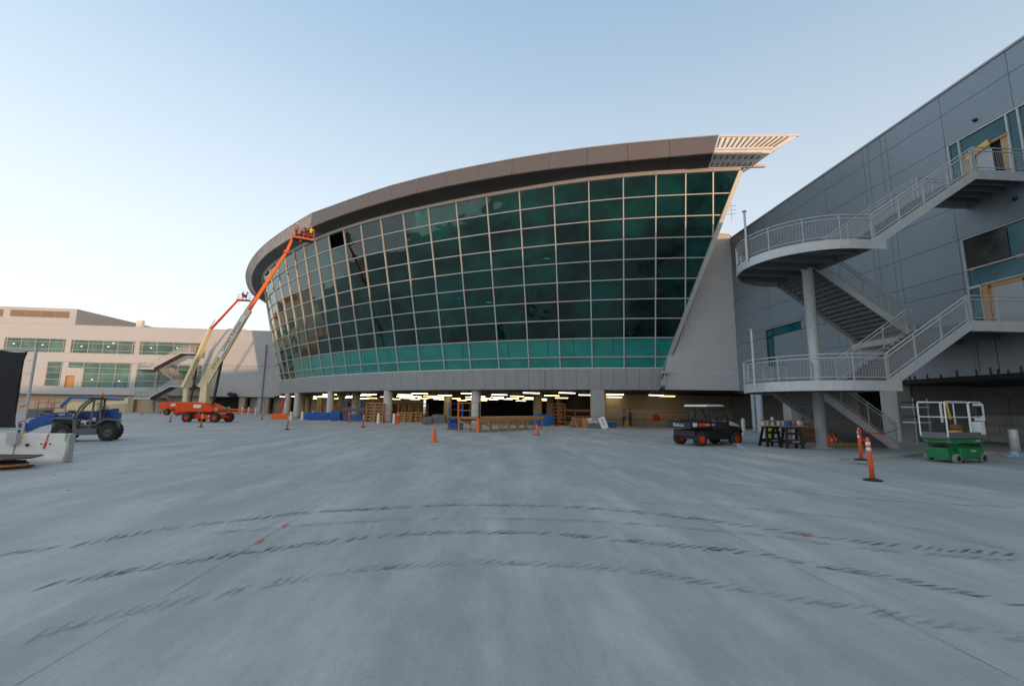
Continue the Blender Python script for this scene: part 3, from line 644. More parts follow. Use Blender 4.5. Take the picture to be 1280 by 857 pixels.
# lower window with boarded door
f = frame_rect(14.0, 19.8, 7.74, 10.25, .07, .12, wmull, hs=(8.64,))
paneY(f, 14.1, 17.9, 8.7, 10.2); paneY(f, 17.9, 19.75, 8.7, 10.2, mat('dark_reflection_glass', (.006,.022,.022), .12, var=.8, scale=1.2, spec=.5)); paneY(f, 14.1, 19.75, 7.8, 8.6)  # darker pane has a dark reflection put into its colour
f = frame_rect(19.2, 19.8, 5.45, 7.74, .06, .12, wmull); paneY(f, 19.25, 19.75, 5.5, 7.7)
m = MB(); m.box((XW+.02, 14.0, 5.45), (XW+.09, 19.19, 7.72)); brd = m.build('plywood_infill', M['ply'], con)
m = MB(); m.box((XW-.035, 17.55, 5.46), (XW+.018, 18.75, 7.52)); m.build('door', mat('grey_door', (.42,.43,.42), .5, var=.04), con)
m = MB(); m.box((XW-.05, 18.76, 5.46), (XW+.018, 18.86, 7.62)); m.box((XW-.05, 17.44, 5.46), (XW+.018, 17.54, 7.62)); m.box((XW-.05, 17.44, 7.53), (XW+.018, 18.86, 7.64)); m.build('door_frame', M['wood'], con)
m = MB(); m.box((XW-.06, 18.9, 5.46), (XW+.01, 19.15, 7.68)); m.build('timber_stud', M['wood'], con)
# dark sheet added inside the lower window to imitate its dark reflections
m = MB(); m.box((XW+.35, 17.95, 8.0), (XW+.4, 19.7, 10.2)); m.build('reflection_sheet', M['dark'], con)
# upper window with open door
f = frame_rect(14.0, 19.85, 12.0, 15.28, .07, .12, wmull, vs=(19.3, 17.25, 16.8), hs=())
paneY(f, 19.35, 19.8, 12.05, 15.2); paneY(f, 17.3, 19.25, 14.3, 15.2); paneY(f, 16.86, 17.2, 12.05, 15.2); paneY(f, 14.05, 16.75, 12.05, 15.2)
m = MB(); m.box((XW+.02, 18.56, 12.05), (XW+.09, 19.26, 14.28)); m.build('plywood_infill', M['ply'], con)
m = MB(); m.box((XW+.02, 17.3, 12.05), (XW+.09, 17.6, 14.28)); m.build('plywood_infill', M['ply'], con)
m = MB(); m.box((XW+.15, 17.61, 12.05), (XW+.6, 18.55, 14.28)); m.build('door_opening', M['dark'], con)
m = MB(); m.bar((XW-.05, 18.27, 12.07), (XW-.05, 18.27, 14.2), .05, .55, up=(0,1,0)); d_ = m.build('door', mat('grey_door', (.42,.43,.42)), con)
m = MB(); m.bar((XW-.12, 17.95, 14.32), (XW-.2, 18.9, 14.05), .04, .30, up=(0,0,1)); m.build('yellow_hood_board', mat('yellow_board', (.70,.42,.10), .7, var=.1), con)
m = MB(); m.box((XW-.04, 17.24, 14.25), (XW+.018, 19.3, 14.36)); m.build('door_head', M['wood'], con)
# corner window high on the far part
f = frame_rect(31.38, 35.5, 7.8, 8.42, .04, .1, M['joint'], vs=(34.66,)); paneY(f, 31.42, 34.62, 7.84, 8.38, M['teal']); paneY(f, 34.7, 35.46, 7.84, 8.38, M['teal'])
f = frame_rect(34.62, 35.5, 5.3, 7.77, .04, .1, M['joint']); paneY(f, 34.66, 35.46, 5.34, 7.73, M['teal'])
for (y, z) in [(18.42,15.76),(17.35,11.2)]:
    m = MB(); m.lathe([(0,0),(.09,0),(.09,.06),(.06,.14),(0,.14)], c=(XW-.0,y,z), ax=(-1,0,0), n=12); m.build('wall_lamp', M['black'], con)
# rods sticking up along the lower edge
rr = random.Random(5)
for y in [14.6,15.3,16.0,16.9,17.5,18.1,18.6,19.0,19.3,19.9,20.8,21.6,22.3,23.0,23.3,23.6,23.9,24.5,25.3]:
    m = MB(); h = rr.uniform(.18,.34); m.box((XW-.05, y-.03, 3.5), (XW-.01, y+.03, 3.5+h)); m.build('edge_clip', M['joint'], con)
m = MB()
for y in [19.75, 18.95]: m.box((XW-.012, y-.01, 3.6), (XW-.002, y+.01, 5.4))
m.build('seam', M['joint'], con)
# under the building
m = MB(); m.box((30, 5, 0.0), (30.4, 52.88, 3.49)); m.build('rear_wall', mat('block_wall', (.25,.24,.22), .9, var=.1, bump=.3, stain=.2), con)
for z in (.0,.55,1.1,1.65,2.2,2.75):
    for i in range(14):
        y = 12.2+i*1.3+(.65 if int(z/.55)%2 else 0); m = MB(); m.box((29.9, y, z+.02), (29.995, y+1.27, z+.53)); m.build('block', M['conc'] if z < 1.2 else mat('block_wall', (.25,.24,.22)), con)
for (x0,x1,y0,y1) in [(23.62,24.5,24.35,25.45),(23.7,24.5,33.5,34.4),(23.7,24.5,14.2,15.0)]:
    m = MB(); m.box((x0,y0,.1),(x1,y1,3.3)); m.build('column', M['conc'], con, bevel=.03)
m = MB(); m.box((24.9, 24.6, .1), (28.5, 24.9, 3.3)); m.build('cross_wall', mat('block_wall', (.25,.24,.22)), con)
m = MB(); m.box((26.5, 30, .1), (29.8, 30.3, 3.3)); m.build('cross_wall', M['dark'], con)
# ================================================================ STAIRS
perf = bpy.data.materials.new('perforated_sheet'); perf.use_nodes = True; _b = perf.node_tree.nodes['Principled BSDF']; _b.inputs['Base Color'].default_value = (.55,.50,.42,1); _b.inputs['Alpha'].default_value = .55; _b.inputs['Roughness'].default_value = .6
def make_stair(label, loc, rz=0, mirror=False, back=0., detail=True, group=None, name='external_stair', sheet=False):
    # local frame: x to the right along the flights, y away from the viewer, z up. Landing half-round on the left.
    t = thing(name, label, 'stair', loc, rz, group)
    Y0, Y1, Y2, Y3 = 0.0, 2.65, 2.95, 5.9        # outer flight, inner flight
    XD = 0.0                                     # straight edge of the half-round landings
    levels = [2.95, 8.75]; plat = [(4.15, 5.43), (5.35, 12.05)]
    cx, cy, rad = -.35, 2.95, 2.95
    def arc(n=26, r=rad):
        return [(cx-r*math.sin(math.pi*i/n), cy-r*math.cos(math.pi*i/n)) for i in range(n+1)]
    def rail(pts, part='guard_rail', posts=True, h=1.07, r=.026, skip=()):
        b = MB(); P = [Vector(p) for p in pts]
        for dz in (h, h-.16, .14): b.path([p+Vector((0,0,dz)) for p in P], r*1.12 if dz > .2 else r*.9, n=6)
        g_ = b.build(part, M['galv'], t)
        return g_
    def posts(pts, n, h=1.07):
        P = [Vector(p) for p in pts]; d = [0]
        for a, b in zip(P, P[1:]): d.append(d[-1]+(b-a).length)
        for k in range(n):
            s_ = d[-1]*k/(n-1); j = max(i for i in range(len(d)) if d[i] <= s_+1e-6); j = min(j, len(P)-2); f = (s_-d[j])/(d[j+1]-d[j]+1e-9); c = P[j].lerp(P[j+1], f)
            dirn = (P[j+1]-P[j]); dirn.z = 0; dirn.normalize()
            b = MB(); b.bar(c-Vector((0,0,.12)), c+Vector((0,0,h)), .08, .025, up=dirn); b.build('rail_post', M['galv'], t)
    def mesh_infill(pts, h0=.16, h1=.88):     # fine welded wire mesh behind the rails
        P = [Vector(p) for p in pts]; b = MB()
        if sheet:      # too far off to tell its wires apart: one perforated sheet
            for a, c in zip(P, P[1:]): b.add([a+Vector((0,0,h0)), c+Vector((0,0,h0)), c+Vector((0,0,h1)), a+Vector((0,0,h1))], [(0,1,2,3)])
            b.build('rail_mesh', perf, t); return
        for a, c in zip(P, P[1:]):
            L = (c-a).length; n = max(1, int(L/.09))
            for i in range(n):
                q = a.lerp(c, (i+.5)/n); b.tube(q+Vector((0,0,h0)), q+Vector((0,0,h1)), .0055, n=3, caps=False)
        for k in range(8):
            z = h0+(h1-h0)*(k+.5)/8; b.path([p+Vector((0,0,z)) for p in P], .0055, n=3)
        o = b.build('rail_mesh', M['galv'], t); o['kind'] = 'stuff'
    for li, z in enumerate(levels):
        # deck: straight part + half circle
        ring = arc(); xr = .35
        poly = [(xr, Y0)]+ring+[(xr, Y3)]
        b = MB(); b.prism([(x, y, z-.12) for x, y in poly], (0,0,.12)); b.build('landing_deck', M['galvd'], t)
        b = MB(); fas = [(xr+.55, Y0)]+ring+[(xr, Y3)]
        for a, c in zip(fas, fas[1:]): b.bar((a[0],a[1],z-.19), (c[0],c[1],z-.19), .045, .40)
        b.build('landing_fascia', M['galv'], t)
        b = MB()
        for k in range(5):
            y = .7+k*1.12; hw = math.sqrt(max(0, rad**2-(y-cy)**2)); b.bar((cx-hw+.05, y, z-.24), (xr-.05, y, z-.24), .12, .22)
        b.bar((xr-.1, .1, z-.26), (xr-.1, Y3-.1, z-.26), .14, .26); b.build('deck_beam', M['galvd'], t)
        rp = [(xr, Y0+.02, z)]+[(x, y, z) for x, y in arc(26, rad-.03)]+[(xr, Y3-.02, z)]
        rail(rp); posts(rp, 9 if detail else 7)
        if detail: mesh_infill(rp)
    def flight(xa, za, xb, zb, y0, y1, right_side_down, nm='flight'):
        # from landing edge (xa,za) to (xb,zb)
        n = max(4, round(abs(zb-za)/.172)); L = Vector((xb-xa, 0, zb-za))
        for y in (y0, y1):
            fl = MB()
            up = Vector((0,0,1)); a = Vector((xa, y, za-.13)); b_ = Vector((xb, y, zb-.13))
            fl.prism([a+Vector((0,-.03,.17)), b_+Vector((0,-.03,.17)), b_+Vector((0,-.03,-.23)), a+Vector((0,-.03,-.23))], (0,.06,0))
            f_ = fl.build('stringer', M['galv'], t)
        tread = None
        for i in range(n):
            q = Vector((xa, 0, za))+L*((i+.5)/n); dx = (xb-xa)/n; dz = (zb-za)/n
            if tread is None:
                b = MB(); w_ = abs(dx)+.02
                b.hexa([(-w_/2,y0+.05,-.045),(w_/2,y0+.05,-.045),(w_/2,y1-.05,-.045),(-w_/2,y1-.05,-.045),(-w_/2,y0+.05,0),(w_/2,y0+.05,0),(w_/2,y1-.05,0),(-w_/2,y1-.05,0)])
                sx = w_/2 if dz*dx > 0 else -w_/2
                b.box((sx-.01, y0+.05, -.0), (sx+.01, y1-.05, abs(dz)*.72)); tread = b.build('tread', M['galvd'], t); tread.location = q-Vector((0,0,.04))
            else:
                c = tread.copy(); COL.objects.link(c); c.location = q-Vector((0,0,.04))
        for y in ((y0, y1)):
            yy = y+(.0)
            pts = [(xa, yy, za), (xb, yy, zb)]; rail(pts, 'stair_rail'); 
            posts([(xa+(xb-xa)*.02, yy, za+(zb-za)*.02), (xa+(xb-xa)*.98, yy, za+(zb-za)*.98)], max(3, round(L.length/1.45)+1))
            if detail: mesh_infill(pts)
        return f_
    flight(.35, levels[0], plat[0][0], plat[0][1], Y0+.02, Y1, True)
    flight(.35, levels[1], plat[1][0], plat[1][1], Y0+.02, Y1, True)
    flight(.35-.25, levels[1], 4.75, plat[0][1], Y2, Y3-.02, False)
    flight(-.55, levels[0], 3.35, .16, Y2, Y3-.02, False)
    XE = 7.95
    for pi, (x0, z) in enumerate(plat):
        y1 = (Y3 if pi == 0 else Y1)+back
        y1b = Y3 if pi == 0 else Y1
        b = MB(); b.box((x0, Y0, z-.1), (XE, y1, z)); b.build('platform_deck', M['galvd'], t)
        b = MB(); b.box((x0-.02, Y0-.045, z-.40), (XE, Y0-.002, z+.03)); b.box((x0, y1+.002, z-.40), (XE, y1+.045, z+.03)); b.box((x0+.02, Y0, z-.38), (x0+.07, y1, z-.101)); b.build('platform_fascia', M['galv'], t)
        b = MB()
        for k in range(4): y = .5+k*(y1-1)/3; b.bar((x0+.1, y, z-.23), (XE, y, z-.23), .1, .22)
        b.build('platform_beam', M['galvd'], t)
        P = [(x0, Y0-.02, z), (XE-.05 if not back else XE, Y0-.02, z)]
        if back: P.append((XE, y1, z))
        rail(P); posts(P[:2], 4)
        if back: posts(P[1:], 3)
        if detail: mesh_infill(P)
        P = [(x0+.1, y1b-.02+back, z), (XE-.1, y1b-.02+back, z)]
        if not back: rail(P); posts(P, 4)
    # column carrying the landings
    b = MB(); b.lathe([(.45,.1),(.45,.14),(.23,.16),(.23,levels[1]-.3),(.3,levels[1]-.28)], c=(.05-.25, 3.1, 0), n=20); b.build('support_column', M['galv'], t)
    return t
st = make_stair('large grey steel stair with round landings against the blue grey building on the right', (15.55, 16.68, 0))
# slim poles fixed to the landings
for (px, yb, yt, z0) in [(934, 321, 265, 8.75), (943.5, 480, 413, 2.95)]:
    p = atY(px, yb, 19.4 if z0 > 5 else 19.2); top = atY(px-2.6, yt, p.y)
    b = MB(); b.tube((p.x-15.55, p.y-16.68, p.z-.2), (p.x-15.55, p.y-16.68, top.z), .05, n=8); b.lathe([(.0,0),(.1,0),(.1,.05),(0,.05)], c=(p.x-15.55, p.y-16.68, top.z), n=10); b.build('landing_pole', M['galv'], st)
# ================================================================ LEFT-HAND BUILDING
LP = Vector((-87, 100, 0)); LU = Vector((.9977, .0675, 0)); LN = Vector((.0675, -.9977, 0))
LANG = math.atan2(LU.y, LU.x)
lb = thing('annex_building', 'long low pinkish building on the left with three rows of green windows', 'building', tuple(LP), LANG)
def onL(px, py):
    r = ray(px, py); o = Vector((0,0,EYE)); t = (LP-o).dot(LN)/r.dot(LN); p = o+r*t; return ((p-LP).dot(LU), p.z)
def lrect(x0, y0, x1, y1):   # photo: upper left and lower right corners
    a = onL(x0, y0); b = onL(x1, y1); return (a[0], b[0], b[1], a[1])
ux = lambda px, py: onL(px, py)[0]
WR = dict(A=lrect(6.1,421.3,80.5,440.9), B=lrect(89.3,424.3,167.3,443), C=lrect(175,426.4,254,445.2),
          D=lrect(59.5,451.4,74.4,482.5), E1=lrect(85.7,452.2,105,460), E2=lrect(105.5,452.8,161,485), F=lrect(171.5,455,250,485.6), G=lrect(83.1,469.7,90.5,483.7))
holesL = [(a, b, c, d) for (a,b,c,d) in WR.values()]
ZR, ZS = 18.2, 3.55
sL, sR = -70.0, 52.0
segs = rects_minus(sL, sR, ZS, ZR, holesL)
for (a,b,c,d) in segs:
    m = MB(); m.box((a, 0, c), (b, .6, d)); m.build('wall', M['stucco'], lb)
def lbwin(rect, vs, hs, mb=M['mull'], gm=None):
    a, b, c, d = rect
    m = MB(); w_ = .09
    m.box((a,.05,c),(a+w_,.2,d)); m.box((b-w_,.05,c),(b,.2,d)); m.box((a+w_,.05,c),(b-w_,.2,c+w_)); m.box((a+w_,.05,d-w_),(b-w_,.2,d))
    for v in vs: x = a+(b-a)*v; m.box((x-w_/2,.055,c+w_),(x+w_/2,.19,d-w_))
    for h in hs: z = c+(d-c)*h; m.box((a+w_,.06,z-w_/2),(b-w_,.185,z+w_/2))
    f = m.build('window_frame', mb, lb)
    V = [0]+list(vs)+[1]; H = [0]+list(hs)+[1]
    for i in range(len(V)-1):
        for j in range(len(H)-1):
            x0 = a+(b-a)*V[i]; x1 = a+(b-a)*V[i+1]; z0 = c+(d-c)*H[j]; z1 = c+(d-c)*H[j+1]
            m = MB(); m.box((x0+.02,.22,z0+.02),(x1-.02,.25,z1-.02)); m.build('pane', gm or M['lbglass'], f)
q4 = (.04,.27,.5,.73,.96)
lbwin(WR['A'], q4, (.25,.75)); lbwin(WR['B'], q4, (.25,.75)); lbwin(WR['C'], (.04,.27,.52,.76,.93), (.25,.75))
lbwin(WR['D'], (.9,), (.28,.55,.78)); lbwin(WR['E1'], (.93,), (.3,)); lbwin(WR['E2'], (.33,.66,.97), (.25,.55,.78)); lbwin(WR['F'], (.3,.62,.93), (.3,.6,.8))
a,b,c,d = WR['G']; m = MB(); m.box((a+.02,.1,c+.02),(b-.02,.2,d-.02)); m.build('door_panel', M['copper'], lb)
m = MB(); m.box((a-.15,-.05,c),(a,.3,d+.15)); m.box((b,-.05,c),(b+.15,.3,d+.15)); m.box((a,-.05,d),(b,.3,d+.15)); m.build('door_frame', M['wood'], lb)
# opened bay above the little stair
x0, z1 = onL(237,431.5); x1, z0 = onL(250,444.5); m = MB(); m.box((x0,-.12,z0),(x0+.35,.3,z1)); m.box((x1-.35,-.12,z0),(x1,.3,z1)); m.box((x0+.35,-.12,z1-.35),(x1-.35,.3,z1)); m.build('door_frame', M['wood'], lb)
m = MB(); m.box((x0+.36,.0,z0),(x1-.36,.21,z1-.36)); m.build('door_opening', M['dark'], lb)
x0, z1 = onL(232,473); x1, z0 = onL(243,488); m = MB(); m.box((x0,-.12,z0),(x1,.03,z1)); m.build('plywood_hoarding', mat('red_brown_board', (.35,.12,.07), .8), lb)
m = MB(); m.box((x0+.8,-.16,z0+1.2),(x1-.3,-.125,z1-.3)); m.build('door', M['white'], lb)
# window lamps
for (px,py) in [(16,429),(52,430.5),(101,432.5),(134.5,433),(141,428.5),(188,434.5),(221,434.6),(114,474),(148,476)]:
    s_, z_ = onL(px, py); m = MB(); m.box((s_-.2,.205,z_-.09),(s_+.2,.216,z_+.09)); m.build('lamp_panel', M['lampd'], lb)
# penthouse
a0 = ux(0,381); 
PHx0, PHx1 = -70.0, onL(97,382)[0]; PZ = 21.75
m = MB(); m.prism([(PHx0,0,ZR),(PHx1,0,ZR),(PHx1+.0,16,ZR),(PHx0,16,ZR)], (0,0,PZ-ZR)); m.build('penthouse', M['stucco'], lb)
m = MB(); m.prism([(PHx1+.01,.2,ZR+.05),(PHx1+6.5,15,ZR+.05),(PHx1+6.5,15,20.6),(PHx1+.01,.2,PZ-.02)], (-.3,0,0)); m.prism([(PHx1+6.4,15,ZR),(PHx1+13.5,22,ZR),(PHx1+13.5,22,20.5),(PHx1+6.4,15,20.7)], (-.3,0,0)); m.build('screen_wall', mat('grey_screen', (.24,.26,.28), .7, var=.08), lb)
for (xa,ya,xb,yb) in [(13.6,386.9,86.7,397.2),(-30,385.4,3.6,395)]:
    s0, z1 = onL(xa,ya); s1, z0 = onL(xb,yb); n = 4 if xa > 0 else 2
    for i in range(n):
        u0 = s0+(s1-s0)*i/n+.06; u1 = s0+(s1-s0)*(i+1)/n-.06; m = MB(); m.box((u0,-.08,z0),(u1,-.01,z1)); lv = m.build('louvre', M['louver'], lb)
        k = int((z1-z0)/.22)
        for j in range(k): b = MB(); z = z0+(j+.5)*(z1-z0)/k; b.prism([(u0+.05,-.09,z-.08),(u0+.05,-.16,z-.08),(u0+.05,-.09,z+.04)], (u1-u0-.1,0,0)); b.build('slat', M['louver'], lv)
m = MB(); m.box((sL,-.05,ZR),(sR,.7,ZR+.1)); m.build('parapet_cap', M['stucco'], lb)
m = MB(); s_, z_ = onL(161,405); m.box((s_-.5,3,ZR),(s_+.6,4.0,20.3)); m.build('flue_stack', M['pinksh'], lb)
for (px, w_) in [(287,1.4),(292,.7),(281,1.0),(299,.6)]:
    s_, z_ = onL(px,411); m = MB(); m.box((s_-w_/2,2,ZR),(s_+w_/2,3,ZR+.7)); m.build('roof_unit', M['white'], lb)
m = MB(); m.box((sL,-.03,ZS-.12),(sR,.62,ZS)); m.build('base_trim', M['joint'], lb)
for px in (140, 262, 300): 
    pass
for z in (8.7, 13.6):
    s0 = ux(262, 450); m = MB(); m.box((s0,-.006,z-.03),(sR,.02,z+.03)); m.build('joint_line', M['greyband'], lb)
s_ = ux(331.5, 450); m = MB(); m.tube((s_,-.18,.2),(s_,-.18,15.2),.16,n=8); m.build('downpipe', M['greyband'], lb)
s_, z_ = onL(293.5,494.2); m = MB(); m.tube((s_-1.1,-.2,z_+.35),(s_+.5,-1.2,z_),.42,.5,n=12); m.lathe([(0,0),(.5,0),(.5,.2),(0,.2)], c=(s_+.5,-1.2,z_), ax=(1,-.5,0), n=12); m.build('flood_lamp', M['black'], lb)
# ground floor: cream wall left, open bays right
s1 = ux(262, 500)
m = MB(); m.box((sL, 1.2, 0), (s1-.2, 1.7, ZS)); m.build('ground_floor_wall', mat('cream_wall', (.60,.48,.32), .85, var=.08, scale=.4), lb)
m = MB(); m.box((s1-.2, 9, 0), (sR, 9.4, ZS)); m.build('ground_floor_wall', M['beige'], lb)
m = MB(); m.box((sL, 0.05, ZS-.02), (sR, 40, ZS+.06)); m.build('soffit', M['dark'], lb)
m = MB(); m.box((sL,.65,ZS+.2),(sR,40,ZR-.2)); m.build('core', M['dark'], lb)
for px, w_, mm_ in [(162,1.4,M['beige']),(302,1.2,M['beige']),(326,1.5,M['concw']),(333,.9,M['beige'])]:
    s_ = ux(px, 500); m = MB(); m.box((s_-w_/2,.2,0),(s_+w_/2,1.6,ZS-.13)); m.build('pilaster', mm_, lb)
for (a,b,c) in [(262,299,M['dark']),(307,322,M['greyband']),(337,352,M['greyband'])]:
    m = MB(); m.box((ux(a,500),2.2,0),(ux(b,500),2.4,ZS-.13)); m.build('shutter_or_dark_bay', c, lb)  # the near-black one paints the shade of an open bay; grey ones are shutters
p = LP+LU*ux(171,490)+LN*6.4
st2 = make_stair('small distant steel stair with round landings against the pinkish building on the left', (0,0,0), LANG, back=.5, detail=True, sheet=True); st2.scale = (1.05,1.05,1.03)
q = atZ(201, 515.5, 0); kx = onL(209,480)[0]
st2.location = LP+LU*(kx)+LN*6.5; st2.rotation_euler = (0,0,LANG)
# ================================================================ VEHICLES AND SITE GEAR
def wheel(t, c, r, w_, ax=(0,1,0), tyre=None, rim=None, rr=.55, name='wheel', lugs=0):
    b = MB(); h = w_/2; b.lathe([(r*rr,-h),(r*.93,-h),(r,-h*.7),(r,h*.7),(r*.93,h),(r*rr,h)], c=c, ax=ax, n=24)
    if lugs:
        d = Vector(ax).normalized(); x = Vector((0,0,1)); y = d.cross(x).normalized(); c_ = Vector(c)
        for i in range(lugs):
            a = 2*math.pi*i/lugs
            for sgn in (-1, 1):
                aa = a+(.5*2*math.pi/lugs if sgn > 0 else 0); u = x*math.cos(aa)+y*math.sin(aa); v = x*math.cos(aa+.16)+y*math.sin(aa+.16)
                b.bar(c_+u*r*.995+d*sgn*h*.08, c_+v*r*.99+d*sgn*h*.92, .05*r/.4, .06*r/.4, up=u)
    o = b.build(name, tyre or M['rubber'], t)
    b = MB(); b.lathe([(0,-h*.75),(r*rr*.35,-h*.75),(r*rr*.4,-h*.5),(r*rr*.85,-h*.45),(r*rr*1.01,-h*.9),(r*rr*1.01,h*.9),(r*rr*.85,h*.45),(r*rr*.4,h*.5),(r*rr*.35,h*.75),(0,h*.75)], c=c, ax=ax, n=20); b.build('rim', rim or M['grey'], o)
    return o
# ---- black and white utility cart
def pbox(name, m, t, a, b, bevel=.02, **k): q = MB(); q.box(a, b); return q.build(name, m, t, bevel=bevel, **k)
def prof(name, m, t, xz, y0, y1, bevel=.02): q = MB(); q.prism([(x, y0, z) for x, z in xz], (0, y1-y0, 0)); return q.build(name, m, t, bevel=bevel)
ut = thing('utility_cart', 'black utility cart with white roof, red wheel hubs and an open cargo bed', 'utility vehicle', (11.5, 22.7, 0), R(20)); ut.scale = (1.06,1.06,1.02)
for x in (-1.12, 1.12):
    for y in (-.62, .62): wheel(ut, (x,y,.33), .33, .26, rim=M['red'], rr=.55, lugs=14)
prof('chassis', M['black'], ut, [(-1.5,.42),(-.85,.32),(.75,.28),(.85,.42),(1.5,.5),(1.62,.72),(1.5,.9),(.72,.98),(.55,.62),(-.15,.6),(-.2,.75),(-1.5,.75)], -.66, .66, .03)
cb = MB(); cb.box((-1.72,-.74,.82),(-.42,.74,.88)); cb.box((-1.72,-.76,.83),(-.42,-.72,1.16)); cb.box((-1.72,.72,.83),(-.42,.76,1.16)); cb.box((-.46,-.72,.88),(-.42,.72,1.2)); cb.build('cargo_bed', M['black'], ut, bevel=.012)
tg = MB(); tg.box((-1.78,-.74,.82),(-1.725,.74,1.14)); tg = tg.build('tailgate', M['black'], ut, bevel=.01)
text('tailgate_lettering', 'Bobcat', .24, M['white'], tg, (-1.785, 0, .98), Matrix.Rotation(-math.pi/2,3,'Z')@Matrix.Rotation(math.pi/2,3,'X'))
q = MB(); q.box((-1.35,-.768,.93),(-.62,-.761,1.08)); sd = q.build('red_stripe', M['red'], ut); text('side_lettering', 'Bobcat', .10, M['white'], sd, (-.78,-.772,1.005), (math.pi/2,0,0))
text('side_number', '2200', .12, M['white'], ut, (-.42,-.772,1.0), (math.pi/2,0,0))
q = MB(); q.box((-1.68,-.768,.92),(-1.42,-.761,1.1)); q.build('white_decal', M['white'], ut)
prof('hood', M['white'], ut, [(.66,.92),(.68,1.18),(.98,1.16),(1.5,.97),(1.57,.80),(1.4,.78)], -.6, .6, .03)
for y in (-1, 1): prof('front_fender', M['black'], ut, [(.72,.6),(.74,.78),(1.0,.8),(1.45,.78),(1.55,.6),(1.45,.66),(1.1,.72)], y*.5, y*.76, .02)
pbox('seat', M['black'], ut, (-.28,-.6,.6), (.25,.6,.82), .05); q = MB(); q.bar((-.3,0,.78),(-.42,0,1.3),1.2,.14,up=(1,0,0)); q.build('seat_back', M['black'], ut, bevel=.04)
prof('dashboard', M['black'], ut, [(.52,.75),(.58,1.12),(.72,1.18),(.8,1.1),(.78,.75)], -.62, .62, .03)
q = MB(); pts = [Vector((.42+.05*math.cos(a)*0+.11*math.sin(a)*.5, -.3+.17*math.cos(a), 1.2+.15*math.sin(a))) for a in [2*math.pi*i/14 for i in range(14)]]; q.path(pts, .016, closed=True); q.tube((.44,-.3,1.2),(.6,-.3,1.08),.02); q.build('steering_wheel', M['black'], ut)
for y in (-.64, .64):
    q = MB(); q.path([(-.45,y,.85),(-.55,y,1.9)], .03, n=8); q.build('roof_post', M['black'], ut)
    q = MB(); q.path([(.74,y,1.1),(.34,y,1.9)], .03, n=8); q.build('roof_post', M['black'], ut)
    q = MB(); q.path([(.0,y,.8),(-.1,y,1.88)], .025, n=8); q.build('roof_post', M['black'], ut)
    q = MB(); q.path([(-.45,y,1.05),(.0,y,1.05)], .02); q.path([(.05,y,.6),(.2,y,1.0),(.6,y,1.0)], .022); q.build('grab_bar', M['black'], ut)
prof('roof', M['white'], ut, [(-.72,1.87),(-.66,1.97),(.25,1.98),(.42,1.93),(.40,1.89)], -.72, .72, .03)
q = MB(); 
for y in (-.34, 0, .34): q.path([(1.58,y,.5),(1.64,y,.8),(1.56,y,.98)], .022)
q.path([(1.58,-.42,.55),(1.66,-.4,.8),(1.56,-.38,1.0),(1.56,.38,1.0),(1.66,.4,.8),(1.58,.42,.55)], .025); q.build('brush_guard', M['black'], ut)
for y in (-.33,.33): q = MB(); q.lathe([(0,0),(.08,0),(.06,-.05),(0,-.05)], c=(1.53,y,.86), ax=(1,0,0), n=12); q.build('headlight', M['refl'], ut)
q = MB(); q.tube((-1.12,-.6,.33),(-1.12,.6,.33),.05); q.build('axle', M['grey'], ut); q = MB(); q.tube((1.12,-.6,.33),(1.12,.6,.33),.05); q.build('axle', M['grey'], ut)
# ---- compact telehandler (faces left)
c = atZ(121, 552.5, 0)
th = thing('telehandler', 'compact grey telehandler with blue boom and open cab behind the white barrier', 'telehandler', (c.x-1.1, c.y+.9, 0), math.pi+R(28)); th.scale = (.80,.95,1)
for x in (-.95, .98):
    for y in (-.68, .68): wheel(th, (x,y,.41), .41, .32, rr=.5, lugs=16)
prof('chassis', M['grey'], th, [(-1.25,.5),(-1.25,.95),(-.9,1.02),(-.3,.72),(.45,.72),(.75,1.05),(1.35,1.05),(1.5,.85),(1.5,.4),(.5,.33),(-.45,.33)], -.5, .5, .04)
prof('cab_step', M['grey'], th, [(-.52,.45),(-.42,.3),(.42,.3),(.55,.5),(.5,.95),(.4,.95),(.36,.58),(-.45,.58)], .44, .86, .02)
prof('rear_fender', M['grey'], th, [(-1.36,.85),(-1.25,.93),(-.8,.96),(-.45,.75),(-.4,.82),(-.75,1.04),(-1.3,1.0),(-1.46,.9)], .4, .88, .01)
prof('front_fender', M['grey'], th, [(.4,.75),(.62,.98),(1.3,1.0),(1.5,.9),(1.5,.95),(1.35,1.08),(.6,1.08),(.35,.85)], .4, .88, .01)
for (pts, nm) in [([(-.55,.8,.9),(-.5,.8,1.9)], 'cab_post'), ([(.5,.8,.55),(.56,.8,1.1),(.3,.8,1.6),(-.05,.8,1.92)], 'cab_post'), ([(-.55,.1,1.0),(-.5,.1,1.9)], 'cab_post'), ([(.62,.1,1.1),(.3,.1,1.6),(-.05,.1,1.92)], 'cab_post'), ([(-.15,.82,.5),(-.2,.82,1.25),(-.2,.82,1.9)], 'cab_post')]:
    q = MB()
    for a, b in zip(pts, pts[1:]): q.bar(a, b, .09, .07)
    q.build(nm, M['grey'], th)
q = MB(); q.box((-.62,.02,1.88),(.0,.88,1.97)); q.build('cab_roof', M['black'], th, bevel=.03)
q = MB()
for i in range(6): q.bar((-.0+.09*i-.05,.08,1.93-.09*i*.9),(-.0+.09*i-.05,.84,1.93-.09*i*.9),.05,.03)
q.build('roof_grille', M['black'], th)
pbox('seat', M['black'], th, (-.45,.2,.75), (.05,.7,.9), .04); q = MB(); q.bar((-.42,.45,.9),(-.5,.45,1.45),.46,.13,up=(1,0,0)); q.build('seat_back', M['black'], th, bevel=.04)
